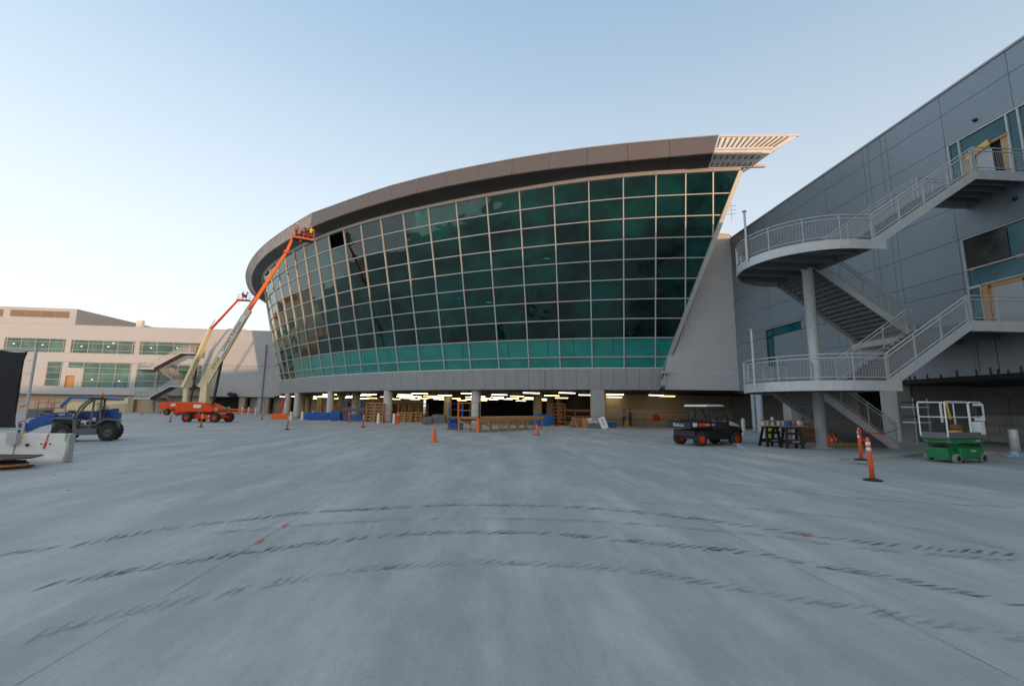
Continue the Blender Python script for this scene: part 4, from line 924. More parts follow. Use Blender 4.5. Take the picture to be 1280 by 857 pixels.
q = MB(); q.tube((.42,.45,.7),(.28,.45,1.15),.03); pts = [Vector((.27+.06*math.sin(a), .45+.17*math.cos(a), 1.17+.15*math.sin(a))) for a in [2*math.pi*i/12 for i in range(12)]]; q.path(pts,.018,closed=True); q.build('steering_wheel', M['black'], th)
q = MB(); q.tube((-.5,.75,1.97),(-.5,.75,2.02),.05); q.build('beacon_base', M['black'], th); q = MB(); q.lathe([(0,0),(.075,0),(.07,.13),(.04,.16),(0,.165)], c=(-.5,.75,2.02), n=14); q.build('beacon', M['amber'], th)
q = MB(); q.bar((-1.15,-.12,1.35),(1.55,-.12,.98),.26,.30,up=(0,0,1)); bm_ = q.build('boom', M['blue'], th, bevel=.015)
q = MB(); q.bar((1.2,-.12,1.02),(2.3,-.12,.72),.2,.24,up=(0,0,1)); q.build('boom_extension', M['blue'], th)
prof('boom_head', M['blue'], th, [(1.5,1.22),(2.0,1.18),(2.5,.95),(2.75,.5),(2.55,.42),(2.2,.62),(1.5,.86)], -.38, .14, .02)
text('boom_letter', 'U', .34, M['white'], th, (.72,.02,1.1), (math.pi/2,R(0),math.pi)); 
q = MB(); q.box((2.72,-.62,.2),(2.79,.42,.8)); q.box((2.72,-.62,.72),(2.83,.42,.82)); q.build('fork_carriage', M['blue'], th)
for y in (-.42,.22): q = MB(); q.box((2.80,y-.05,.1),(2.86,y+.05,.8)); q.box((2.80,y-.05,.1),(3.7,y+.05,.14)); q.build('fork', M['black'], th)
prof('engine_hood', M['blue'], th, [(-1.2,.95),(-1.18,1.3),(-.75,1.42),(-.6,1.0)], -.75, .05, .04)
q = MB(); q.tube((.3,-.1,.75),(1.1,-.1,.98),.05); q.build('hydraulic_ram', M['galv'], th)
# ---- boom lifts
def figure(name, label, loc, rz, shirt, trousers, hat, pose='stand', h=1.76, group=None):
    # one continuous body: a skeleton grown with the skin modifier
    k = h/1.76
    P = {'pel':(0,0,.95,.125),'bel':(0,.0,1.10,.12),'che':(0,.01,1.32,.145),'nek':(0,.0,1.48,.055),'hd1':(0,.02,1.58,.075),'hd2':(0,.03,1.67,.085)}
    E_ = [('pel','bel'),('bel','che'),('che','nek'),('nek','hd1'),('hd1','hd2')]
    arms = {'stand':[(.20,0,1.42,.055),(.26,.05,1.16,.042),(.24,.22,.96,.03),(.23,.28,.90,.028)],
            'reach':[(.20,.02,1.43,.055),(.26,.22,1.40,.042),(.22,.42,1.58,.03),(.21,.48,1.64,.028)],
            'hold':[(.20,.02,1.42,.055),(.27,.10,1.17,.042),(.16,.34,1.16,.03),(.13,.40,1.17,.028)]}[pose]
    for sx, s_ in ((-1,'l'),(1,'r')):
        names = ['sh','el','wr','ha']; prev = 'che'
        for nm, (x,y,z,r) in zip(names, arms): P[nm+s_] = (x*sx,y,z,r); E_.append((prev,nm+s_)); prev = nm+s_
        hx, hy, hz, _ = P['ha'+s_]; ex = Vector((hx,hy,hz)); dv = (ex-Vector(P['wr'+s_][:3])).normalized()
        sidev = Vector((1,0,0))
        for f in range(4):
            a = ex+sidev*(f-1.5)*.021+dv*.035; b = a+dv*(.045-.006*abs(f-1.3)); P[f'f{f}{s_}'] = (*a,.0095); P[f'g{f}{s_}'] = (*(b+Vector((0,0,-.012))),.008); E_ += [('ha'+s_,f'f{f}{s_}'),(f'f{f}{s_}',f'g{f}{s_}')]
        a = Vector(P['wr'+s_][:3])+Vector((-sx*.035,.0,.0))+dv*.035; P['th'+s_] = (*a,.010); E_.append(('wr'+s_,'th'+s_))
        leg = [('hi',.09,0,.88,.095),('kn',.11,.03,.50,.062),('an',.12,-.01,.10,.042),('to',.13,.15,.035,.035)]; prev = 'pel'
        for nm,x,y,z,r in leg: P[nm+s_] = (x*sx,y,z,r); E_.append((prev,nm+s_)); prev = nm+s_
    keys = list(P); me = bpy.data.meshes.new(name); me.from_pydata([tuple(c*k for c in P[q][:3]) for q in keys], [(keys.index(a), keys.index(b)) for a, b in E_], [])
    o = bpy.data.objects.new(name, me); COL.objects.link(o)
    sk = o.modifiers.new('skin','SKIN'); sk.use_smooth_shade = True
    for i, q in enumerate(keys): me.skin_vertices[0].data[i].radius = (P[q][3]*k*(1.25 if q in ('che','pel','bel') else 1), P[q][3]*k*(.85 if q in ('che','bel') else 1)); me.skin_vertices[0].data[i].use_root = (q == 'pel')
    sb = o.modifiers.new('sub','SUBSURF'); sb.levels = 1; sb.render_levels = 1
    bpy.context.view_layer.update(); dm = bpy.data.meshes.new_from_object(o.evaluated_get(bpy.context.evaluated_depsgraph_get()))
    o.modifiers.clear(); o.data = dm; o.location = loc; o.rotation_euler = (0,0,rz)
    dm.materials.clear()
    for m_ in (shirt, trousers, M['skin'], M['black']): dm.materials.append(m_)
    for p in dm.polygons:
        c = p.center/k; p.use_smooth = True
        p.material_index = 3 if c.z < .13 else 1 if c.z < .98 and abs(c.x) < .2 else 2 if (c.z > 1.5 and abs(c.x) < .15) or (c-Vector(P['hal'][:3])).length < .09 or (c-Vector(P['har'][:3])).length < .09 else 0
    tag(o, label, 'person', group)
    b = MB(); b.lathe([(.145*k,1.685*k),(.115*k,1.70*k),(.108*k,1.76*k),(.07*k,1.81*k),(0,1.825*k)], c=(0,.03*k,0), n=16); b.build('hard_hat', hat, o)
    b = MB(); b.lathe([(0,0),(.012,0),(0,.02)], c=(0,.115*k,1.62*k), ax=(0,1,0), n=8); b.build('nose', M['skin'], o)
    for sx in (-1,1): b = MB(); b.lathe([(0,0),(.011,0),(0,.006)], c=(sx*.032*k,.108*k,1.65*k), ax=(0,1,0), n=8); b.build('eye', M['black'], o)
    return o
def boom_lift(label, base, heading, pivot, joint, tip, knuckle, basket, cols, sx=1., sign=None, name='boom_lift', basket_rz=0., group=None, low=1.):
    """chassis at base; boom from pivot through joint (cream to orange) to knuckle; jib to tip; basket beside tip (world coordinates)"""
    t = thing(name, label, 'boom lift', base, heading, group)
    inv = Matrix.Rotation(-heading, 3, 'Z'); B0 = Vector(base)
    def L(p): return inv@(Vector(p)-B0)
    bodyc, creamc, flyc = cols
    s = sx
    for x in (-1.45*s, 1.45*s):
        for y in (-1.0*s, 1.0*s): wheel(t, (x,y,.46*s), .46*s, .4*s, rim=bodyc, rr=.5, lugs=18)
    prof('chassis', bodyc, t, [(-1.7*s,.5*s),(-1.3*s,.78*s),(1.3*s,.78*s),(1.75*s,.5*s),(1.5*s,.3*s),(-1.5*s,.3*s)], -.62*s, .62*s, .03)
    for x in (-1.45*s,1.45*s): q = MB(); q.tube((x,-1.0*s,.46*s),(x,1.0*s,.46*s),.13*s); q.build('axle', bodyc, t)
    q = MB(); q.lathe([(0,.78*s),(.6*s,.78*s),(.6*s,.95*s),(0,.95*s)], n=20); q.build('slew_ring', M['black'], t)
    # turret hood: long rounded body
    prf = [(x-.75,z) for x,z in [(-2.1,1.05),(-2.2,1.5),(-2.05,1.95),(-.2,1.98),(.9,1.85),(1.7,1.5),(2.05,1.2),(1.9,.98),(-1.8,.95)]]
    for y0, y1 in ((-1.05*s,-.32*s),(.32*s,1.05*s)): prof('turret_hood', bodyc, t, [(x*s,z*s) for x,z in prf], y0, y1, .12*s)
    q = MB(); q.box((-.9*s,-1.062*s,1.4*s),(-.1*s,-1.052*s,1.72*s)); q.build('white_decal', M['white'], t); q = MB(); q.box((.4*s,-.632*s,.52*s),(1.1*s,-.622*s,.66*s)); q.build('white_decal', M['white'], t)
    q = MB(); q.box((-2.0*s,-.31*s,.97*s),(1.6*s,.31*s,1.25*s)); q.build('turret_frame', bodyc, t)
    q = MB(); q.tube((1.35*s,-.9*s,1.25*s),(1.35*s,.9*s,1.25*s),.22*s,n=12); q.build('hose_reel', M['copper'], t)
    pv = L(pivot); jt = L(joint); kn = L(knuckle); tp = L(tip)
    d = (kn-pv).normalized()
    base_p = Vector((pv.x*.35, 0, 1.35*s))
    # upright link carrying the boom foot
    q = MB(); q.bar((pv.x+.35*s*low,-.0,1.0*s),(pv.x,pv.y,pv.z),.5*s,.8*s,up=d.cross(Vector((0,1,0))),w2=.45*s,h2=.6*s); q.build('boom_mast', creamc, t)
    q = MB(); q.bar(pv-d*.7*s, jt, .52*s, .82*s, up=(0,0,1), h2=.56*s, w2=.42*s); mb_ = q.build('main_boom', creamc, t)
    q = MB(); q.bar(jt-d*.02, kn, .27*s, .34*s, up=(0,0,1), h2=.26*s, w2=.22*s); q.build('fly_boom', flyc, t)
    q = MB(); a = pv+d*3.2*s; q.tube((pv.x+1.0*s,pv.y,1.3*s), a-Vector((0,0,.3*s)), .13*s, n=10); q.build('lift_cylinder', M['black'], t)
    q = MB(); q.bar(jt-d*.5*s,jt+d*.05,.48*s,.6*s); q.build('boom_collar', creamc, t)
    q = MB(); q.lathe([(0,-.25*s),(.2*s,-.25*s),(.2*s,.25*s),(0,.25*s)], c=kn, ax=(0,1,0), n=12); q.build('jib_knuckle', flyc, t)
    q = MB(); q.bar(kn, tp, .2*s, .32*s, h2=.2*s); q.build('jib', flyc, t)
    # hoses
    q = MB(); nrm = d.cross(Vector((0,1,0))).normalized(); nrm = nrm if nrm.x < 0 else -nrm; q.path([pv+d*1.5+nrm*.38*s, jt+nrm*.34*s, jt+d*2.2+nrm*.25*s], .05*s); q.build('hose_bundle', M['black'], t)
    if sign: 
        for (f, s_, sz, plate) in sign:
            c = pv.lerp(jt, f); x = d; yv = Vector((0,-1,0)); z = x.cross(yv).normalized(); z = z if z.z > 0 else -z
            rot = Matrix((x, z, x.cross(z))).transposed(); side = rot@Vector((0,0,1))
            side = side if (side@ (Matrix.Identity(3))).y < 0 else -side
            # lettering faces the viewer side (local -y)
            rot = Matrix((x, side.cross(x), side)).transposed()
            off = side*(.275*s)
            if plate:
                q = MB(); p0 = c+off; a = x*plate[0]/2; b = (side.cross(x))*plate[1]/2; q.slab([p0-a-b, p0+a-b, p0+a+b, p0-a+b], .01); pl = q.build('sign_plate', M['white'], t); text('lettering', s_, sz, M['text'], pl, c+side*(.29*s), rot, sx=.95)
            else: text('lettering', s_, sz, M['text'], t, c+off, rot)
    # basket
    bk = L(basket); rb = basket_rz-heading; c_, s_ = math.cos(rb), math.sin(rb)
    def W(x,y,z): return bk+Vector((x*c_-y*s_, x*s_+y*c_, z))
    l, w2 = 1.05, .46
    q = MB(); q.prism([W(-l,-w2,-.06),W(l,-w2,-.06),W(l,w2,-.06),W(-l,w2,-.06)], (0,0,.08)); q.build('basket_floor', M['black'], t)
    q = MB()
    for z in (.06,.55,1.1): q.path([W(-l,-w2,z),W(l,-w2,z),W(l,w2,z),W(-l,w2,z)], .028, closed=True)
    for x,y in ((-l,-w2),(l,-w2),(l,w2),(-l,w2),(0,-w2),(0,w2)): q.path([W(x,y,.0),W(x,y,1.1)], .028)
    q.build('basket_rail', flyc, t)
    q = MB(); q.prism([W(-.3,w2-.02,.85),W(.3,w2-.02,.85),W(.3,w2-.25,1.15),W(-.3,w2-.25,1.15)], (0,0,-.15)); q.build('control_box', M['black'], t)
    q = MB(); q.prism([W(-l,-w2-.01,.0),W(l,-w2-.01,.0),W(l,-w2-.01,.14),W(-l,-w2-.01,.14)], (0,.02,0)); q.build('kick_plate', flyc, t)
    q = MB(); q.bar(tp, W(-l*.2,0,-.15), .15, .2); q.build('basket_bracket', flyc, t)
    return t
Yb = 47.0
base1 = atZ(252.5, 527.5, 0); base1 = Vector((base1.x, base1.y, 0))
basep = (base1.x, base1.y+1.0, 0)
yb = base1.y+1.0
boom1 = boom_lift('orange and cream boom lift nearest the glass, its long boom raised to the roof edge', basep, R(-8), atY(257,477,yb+.5), atY(311,388,yb+1.4), atY(367,294,yb+2.6), atY(358,315,yb+2.3), atY(379,300,yb+2.5),
    (M['red'],M['cream'],M['orange']), sign=[(.62,'United Rentals',.62,(5.0,.62)),(.27,'JLG LIFT',.45,None)], basket_rz=R(25))
bk1 = atY(379,300,yb+2.5)
c25, s25 = math.cos(R(25)), math.sin(R(25))
for i, (dx, dy, rz, sh, ht, ps, lab) in enumerate([(.75,.1,R(10),M['vest'],M['yellow'],'reach','person in a yellow vest at the right end of the raised orange basket'),(.15,.05,R(60),M['cloth'],M['hatw'],'hold','person in dark clothes in the middle of the raised orange basket'),(-.75,0,R(-30),mat('tan_shirt',(.3,.2,.13),.9,var=.05),M['hatw'],'stand','person in a tan shirt at the left end of the raised orange basket')]):
    figure('person', lab, (bk1.x+dx*c25-dy*s25, bk1.y+dx*s25+dy*c25, bk1.z+.03), rz, sh, M['cloth'], ht, ps)
base2 = atZ(211, 518.5, 0)
y2 = base2.y+1
boom2 = boom_lift('more distant boom lift with a red nose and thin orange boom, behind the nearer one', (base2.x+1.2, y2, 0), R(-10), atY(233,480,y2), atY(263,412,y2+3), atY(303.5,376,y2+9), atY(297.5,375,y2+8), atY(305,375.5,y2+9),
    (M['red'],M['cream'],M['red']), sx=1.05, basket_rz=R(10))
bk2 = atY(305,375.5,y2+9)
figure('person', 'small dark figure standing in the far basket against the pale sky', (bk2.x-.3,bk2.y,bk2.z+.03), R(20), M['cloth'], M['cloth'], M['hatw'], 'hold'); figure('person', 'second small figure crowded to the right in the far basket against the sky', (bk2.x+.4,bk2.y,bk2.z+.03), R(-60), M['cloth'], M['cloth'], M['yellow'], 'reach')
# folded cream and blue boom lift behind the telehandler
def folded_lift(label, base, heading, s=1.):
    t = thing('boom_lift', label, 'boom lift', base, heading)
    for x in (-1.4,1.4):
        for y in (-1.0,1.0): wheel(t, (x,y,.47), .47, .36, rim=M['copper'], rr=.55, lugs=16)
    prof('chassis', M['cream'], t, [(-1.7,.5),(-1.3,.8),(1.3,.8),(1.75,.5),(1.5,.35),(-1.5,.35)], -.6, .6, .03)
    prof('turret_hood', M['cream'], t, [(-2.0,.95),(-2.0,1.55),(-1.6,1.8),(.2,1.75),(.8,1.3),(.8,.9)], -.9, -.2, .08); prof('turret_hood', M['cream'], t, [(-2.0,.95),(-2.0,1.55),(-1.6,1.8),(.2,1.75),(.8,1.3),(.8,.9)], .2, .9, .08)
    q = MB(); q.bar((-1.8,0,1.55),(3.0,0,1.9),.32,.36); q.build('lower_boom', M['cream'], t)
    q = MB(); q.bar((3.0,0,2.12),(-2.4,0,2.3),.22,.24); b_ = q.build('upper_boom', M['blue'], t); 
    q = MB(); q.bar((3.0,0,1.75),(3.0,0,2.3),.36,.4); q.build('riser', M['cream'], t)
    text('lettering', 'GENIE', .26, M['text'], t, (.6,-.18,1.72), (math.pi/2,R(-4),0))
    q = MB(); q.bar((-2.4,0,2.3),(-3.2,0,1.3),.18,.24); q.build('jib', M['blue'], t)
    q = MB()
    for z in (.7,1.2,1.75): q.path([(-4.6,-.9,z),(-3.4,-.9,z),(-3.4,.9,z),(-4.6,.9,z)], .03, closed=True)
    for x,y in ((-4.6,-.9),(-3.4,-.9),(-3.4,.9),(-4.6,.9)): q.path([(x,y,.6),(x,y,1.75)], .03)
    q.box((-4.6,-.9,.58),(-3.4,.9,.66)); q.build('basket', M['grey'], t)
    return t
c = atZ(106, 525, 0)
folded_lift('folded cream boom lift with a blue top boom, parked behind the telehandler', (c.x, c.y+1, 0), R(4))
# orange frame of a scissor lift behind the fence
def scissor(label, base, heading, col, railc, L_=1.83, W_=.78, rails=1.1, deck=.98, grp=None, name='scissor_lift', numbers=False, toolbox=True, tall=0.):
    t = thing(name, label, 'scissor lift', base, heading, grp)
    l, w_ = L_/2, W_/2
    for x in (-l+.28, l-.28):
        for y in (-w_-.0, w_+.0): wheel(t, (x,y,.16), .165, .12, tyre=M['rubberg'], rim=M['black'], rr=.55)
    prof('chassis', col, t, [(-l+.05,.14),(-l+.02,.42),(l-.02,.42),(l-.05,.14),(l-.35,.12),(-l+.35,.12)], -w_+.07, w_-.07, .015)
    for sgn in (-1,1): pbox('side_tray', col, t, (-l*.55,sgn*(w_-.06),.16), (l*.62,sgn*(w_+.05),.52), .015)
    q = MB(); q.box((-l+.04,-w_+.1,.43),(-l+.5,w_-.1,.5)); q.build('end_cover', col, t)
    for k in range(4):
        z = .50+k*.085
        for sgn in (-1,1):
            q = MB(); q.bar((-l+.12,sgn*(w_-.14),z),(l-.12,sgn*(w_-.14),z+.05*(-1)**k),.05,.06); q.build('scissor_arm', col, t)
        q = MB(); q.tube((-l+.12,-w_+.1,z),(-l+.12,w_-.1,z),.025); q.build('scissor_pin', M['black'], t); q = MB(); q.tube((l-.12,-w_+.1,z),(l-.12,w_-.1,z),.025); q.build('scissor_pin', M['black'], t)
    q = MB(); q.box((-l,-w_-.01,deck-.16),(l,w_+.01,deck-.12)); q.build('deck', M['galvd'], t)
    for sgn in (-1,1): q = MB(); q.box((-l,sgn*(w_+.0),deck-.14),(l,sgn*(w_+.025),deck+.06)); q.build('toe_board', M['galvd'], t)
    q = MB(); q.box((-l+.0,-w_,deck-.12),(-l+.02,w_,deck+.05)); q.build('toe_board', M['galvd'], t)
    pbox('under_deck_frame', col, t, (-l+.1,-w_+.0,deck-.32), (l-.12,w_,deck-.17), .01)
    def hoop(x0, x1, y, nm='guard_rail'):
        q = MB(); q.path([(x0,y,deck-.1),(x0,y,deck+rails-.06),(x0+.06,y,deck+rails),(x1-.06,y,deck+rails),(x1,y,deck+rails-.06),(x1,y,deck-.1)], .024, n=8); q.path([(x0,y,deck+rails*.52),(x1,y,deck+rails*.52)], .02); q.build(nm, railc, t)
    hoop(-l, l*.25, -w_); hoop(l*.25+.04, l, -w_); hoop(-l, l*.25, w_); hoop(l*.25+.04, l, w_)
    q = MB(); q.path([(l,-w_,deck+rails),(l,w_,deck+rails)], .022); q.build('guard_rail', railc, t); q = MB(); q.path([(l,-w_,deck+rails*.52),(l,w_,deck+rails*.52)], .02); q.build('mid_rail', railc, t)
    q = MB(); q.path([(-l,-w_,deck+rails-.02),(-l,w_,deck+rails-.02)], .022); q.path([(-l,-w_,deck+rails*.52),(-l,w_,deck+rails*.52)], .02); q.build('entry_gate', railc, t)
    if toolbox:
        pbox('control_box', M['black'], t, (l-.45,-w_-.1,deck+.62), (l-.15,-w_+.1,deck+.98), .03)
        pbox('document_box', M['white'], t, (l-.16,-w_-.06,deck+.45), (l+.03,-w_+.15,deck+1.05), .015)
        pbox('side_box', M['white'], t, (l-.22,-w_-.03,deck-.02), (l+.02,-w_+.2,deck+.42), .015)
        q = MB(); q.bar((-l+.02,-w_-.04,deck+rails),( -l+.15,-w_-.04,deck+.5),.05,.03); q.build('yellow_strap', M['yellow'], t)
    return t
sg = scissor('green scissor lift with white guard rails parked at the right beside the steel bollard', (17.02, 15.5, 0), R(13), M['green'], M['white'])
sg.scale = (1.06,1.06,1.02)
for (x,y,z,s_,h_,m_,lb_,c_) in [(-.1,-.15,.9,(.34,.24,.22),0,'yellow','yellow plastic case on the deck of the green scissor lift','case'),(.35,.1,.9,(.3,.3,.42),0,'brick','brown box on the deck of the green scissor lift','box'),(-.2,.12,.9,(.26,.22,.5),0,'black','black tool bag on the deck of the green scissor lift','tool bag')]:
    c13, s13 = math.cos(R(13)), math.sin(R(13)); b = MB(); b.box((-s_[0]/2,-s_[1]/2,0),(s_[0]/2,s_[1]/2,s_[2])); o = b.build('case' if c_ == 'case' else c_.replace(' ','_'), M[m_], bevel=.02); o.location = (17.02+x*c13-y*s13, 15.5+x*s13+y*c13, .885); o.rotation_euler = (0,0,R(13)); tag(o, lb_, c_)
    b = MB(); b.box((-s_[0]/2-.005,-s_[1]/2-.005,s_[2]*.62),(s_[0]/2+.005,s_[1]/2+.005,s_[2]*.66)); b.build('lid_seam', M['joint'], o)
text('lettering', 'Genie', .11, M['white'], sg, (.1,-.46,.42), (math.pi/2,0,0)); text('lettering', 'GS 1930', .07, M['white'], sg, (.38,-.46,.75), (math.pi/2,0,0))
c = atZ(48, 523, 0); of = scissor('orange railed lift platform half hidden behind the dark fence screen', (c.x, c.y, 0), R(5), M['grey'], M['orange'], L_=1.9, W_=1.2, toolbox=False, deck=1.0)
# ---- steel delineator posts, cones
def delineator(loc, label, lean=(0,0), s=1., group='orange delineator posts'):
    t = thing('delineator_post', label, 'delineator', loc, 0, group)
    q = MB(); q.lathe([(0,0),(.21,0),(.21,.03),(.12,.055),(0,.055)], n=8, sm=False); q.build('base', M['rubber'], t)
    rot = Matrix.Rotation(lean[0],3,'X')@Matrix.Rotation(lean[1],3,'Y')
    def ln(b): b.v = [rot@v for v in b.v]; return b
    q = MB(); q.lathe([(0,.05),(.055,.05),(.052,.9),(.045,1.0),(.03,1.08),(0,1.08)], n=14); ln(q).build('post', M['hiviz'], t)
    for z in (.78,.92): q = MB(); q.lathe([(.054,z-.035),(.0555,z-.035),(.0545,z+.04),(.053,z+.04)], n=14); ln(q).build('reflective_band', M['refl'], t)
    return t
DL = [(1091,600.5,(0,R(-2)),'nearest orange delineator post, on the open concrete at the lower right'),(1077,575,(0,R(0)),'orange delineator post on the kerb right behind the nearest one'),
 (359,536.8,(0,R(3)),'orange delineator post at the left end of the open parking level'),(454,534,(0,0),'orange delineator post left of the stacked timber frames'),(251,533.5,(0,R(2)),'orange delineator post in front of the nearer boom lift wheels'),
 (212.5,527,(0,R(4)),'orange delineator post just left of the orange lift turret'),(230,523.5,(0,R(22)),'tilted orange delineator post behind the orange lift turret'),(327.5,524,(0,R(8)),'leaning delineator post by the far downpipe'),
 (177,518.5,(0,0),'far delineator post near the little stair, left one'),(200,517.5,(0,0),'far delineator post under the little stair'),(221,520,(0,0),'far delineator post by the red lift nose')]
for (x,y,l,lab) in DL: 
    p = atZ(x,y,.12 if x == 1077 else 0); delineator(p, lab, l)
# tape between the two near posts and the stair
a = atZ(1077,575,.12)+Vector((0,0,1.0)); b_ = atZ(1091,600.5,0)+Vector((-.1,0,1.0)); q = MB()
def sag(q, a, b, s, r=.012, n=8): q.path([a.lerp(b, i/n)-Vector((0,0,s*4*(i/n)*(1-i/n))) for i in range(n+1)], r, n=4)
sag(q, a, b_, .12, .03); o = q.build('warning_tape', M['tape']); tag(o, 'red warning tape strung between the two near orange posts', 'warning tape')
q = MB(); sag(q, a, Vector((18.6,19.3,1.0)), .15, .018); o = q.build('warning_tape', M['tape']); tag(o, 'red warning tape running from the kerb post to the foot of the stair', 'warning tape')
def cone(loc, label, h=.75, bands=False):
    t = thing('traffic_cone', label, 'traffic cone', loc, 0, 'traffic cones'); q = MB(); q.box((-.19,-.19,0),(.19,.19,.03)); q.build('base', M['hiviz'] if not bands else M['rubber'], t, bevel=.01)
    q = MB(); q.lathe([(.15,.03),(.14,.06),(.035,h-.02),(.03,h),(.0,h)], n=20); q.build('cone', M['hiviz'], t)
    if bands:
        for z in (.42,.6): 
            r0 = .14-(.105)*(z-.04)/(h-.06)+.003; q = MB(); q.lathe([(r0+.004,z-.06),(r0-.012,z+.05)], n=20); q.build('reflective_band', M['refl'], t)
    return t
cone(atZ(542.5,552.5), 'orange traffic cone standing alone on the open concrete', .78)
cone(atZ(671.5,543.3), 'orange cone with white bands near the end of the timber platform', .72, True)
cone(atZ(287.5,524.5), 'orange cone right of the boom lift wheels', .8)
# ---- jersey barrier, fence screen, steel sheets
def barrier(x0, x1, y, rz, label, extra=False):
    L_ = x1-x0; t = thing('concrete_barrier', label, 'barrier', (x0, y, 0), rz, 'concrete barriers')
    prf = [(-.21,.0),(-.21,.08),(-.13,.24),(-.09,.82),(.09,.82),(.13,.24),(.21,.08),(.21,0)]
    b = MB(); b.prism([(0,yy,z) for yy, z in prf], (L_,0,0)); b.build('body', M['rbar'], t, bevel=.015)
    if extra:
        b = MB(); b.box((L_+.004,-.1,.05),(L_+.05,.1,.8)); b.box((L_-.06,-.13,.6),(L_-.02,-.09,.83)); b.build('end_plate', M['galv'], t)
        b = MB(); b.lathe([(.0,0),(.04,0),(.04,.1),(0,.1)], c=(.32,-.16,.5), ax=(0,1,0), n=12); b.build('lifting_hole', M['joint'], t)
        b = MB(); pts = [(.85+.045*math.cos(a),-.115-.0,.0) for a in (0,)]
        n = 14; b.add([(.55+.05*math.cos(2*math.pi*i/n), -.0985, .66+.05*math.sin(2*math.pi*i/n)) for i in range(n)], [tuple(range(n))]); b.build('paint_spot', M['hiviz'], t)
        b = MB(); b.bar((.82,-.105,.82),(.78,-.135,.42),.02,.012); b.bar((.80,-.12,.58),(.77,-.14,.4),.05,.012); b.build('red_strap', M['tape'], t)
        for x in (.68,.92): b = MB(); b.lathe([(0,0),(.018,0),(.018,.05),(0,.05)], c=(x,-.14,.53), ax=(0,1,0), n=8); b.build('bolt', M['joint'], t)
    return t
pr = atY(88.5,541,14.2); pj = atY(22,541,14.1)
barrier(pj.x+.02, pr.x, 14.2, R(1), 'white concrete barrier section with an orange spot, nearest the telehandler', True)
barrier(pj.x-3.6, pj.x-.02, 14.13, R(1), 'white concrete barrier section cut off by the left picture edge')
fp = atY(27,548,14.15)
fn = thing('fence_panel', 'temporary fence panel with dark windscreen fabric standing on the white barrier', 'fence', (fp.x, 14.15, .82), R(1))
for x in (0, -2.9): b = MB(); b.tube((x,0,-.0),(x,0,2.52),.035,n=10); b.build('fence_post', M['galv'], fn)
for z in (.12,2.42): b = MB(); b.tube((-2.9,0,z),(0,0,z),.03,n=8); b.build('fence_rail', M['galv'], fn)
b = MB(); nx, nz = 24, 12; rw = random.Random(2)
for j in range(nz+1):
    for i in range(nx+1):
        u = i/nx; v = j/nz; edge = .05+.30*(1-abs(2*v-1))**0*0+.16*math.sin(v*3.1)*(1 if i == nx else 0)
        b.v.append(Vector((-2.85+2.74*u-(edge if i == nx else 0), -.045-.012*math.sin(u*31+v*3)-.01*rw.random(), .16+2.24*v-.04*math.sin(u*9)*(1 if j == nz else 0))))
for j in range(nz):
    for i in range(nx): k = j*(nx+1)+i; b.f.append((k,k+1,k+nx+2,k+nx+1)); b.sm.append(True)
b.build('screen_fabric', M['fabric'], fn)
b = MB()
for i in range(60): x = -2.9+i*2.9/60; b.tube((x,.0,.12),(x+.001,.0,2.42),.0022,n=3,caps=False)
for i in range(40): z = .14+i*2.26/40; b.tube((-2.9,.0,z),(0,.0,z),.0022,n=3,caps=False)
o = b.build('wire_mesh', M['galv'], fn); o['kind'] = 'stuff'
for z in (.3,.75,1.2,1.7,2.1): b = MB(); b.bar((-.16,-.03,z),(0,-.03,z+.06),.012,.03); b.build('fabric_tie', M['tape'] if z < 1 else M['white'], fn)
b = MB(); b.box((-.22,-.22,-.3),(.05,-.125,.02)); b.build('foot_bracket', M['galv'], fn); b = MB(); b.box((-.02,-.05,-.005),(.06,.05,.06)); b.build('yellow_tag', M['yellow'], fn)
for k, (z, x1, y0, y1, sk_, m_) in enumerate([(0,39,12.45,13.4,0,M['rust']),(.07,36,12.4,13.3,.05,M['wood']),(.13,30,12.5,13.35,-.05,M['rust']),(.26,44,12.35,13.5,.12,M['rust'])]):
    r_ = atY(x1, 575, 12.9); b = MB(); h = .035 if m_ is M['rust'] else .06
    b.prism([(-15.5,y0,z),(r_.x-.25,y0,z),(r_.x,y0+.45,z),(r_.x-.35,y1,z),(-15.5,y1,z)], (0,0,h)); o = b.build('steel_sheet' if m_ is M['rust'] else 'timber_sheet', m_); tag(o, ['rusty steel sheet lowest in the pile before the white barrier','timber sheet second from the bottom of the pile before the barrier','rusty steel sheet under the topmost one before the barrier','topmost rusty steel sheet with a pointed corner in the pile before the barrier'][k], 'sheet')
for x in (-14.6,-13.6): b = MB(); b.box((x,12.5,.168),(x+.12,13.3,.258)); o = b.build('spacer_block', M['wood']); tag(o, 'dark timber spacer between the sheets before the barrier, %s one' % ('left' if x < -14 else 'right'), 'timber block')
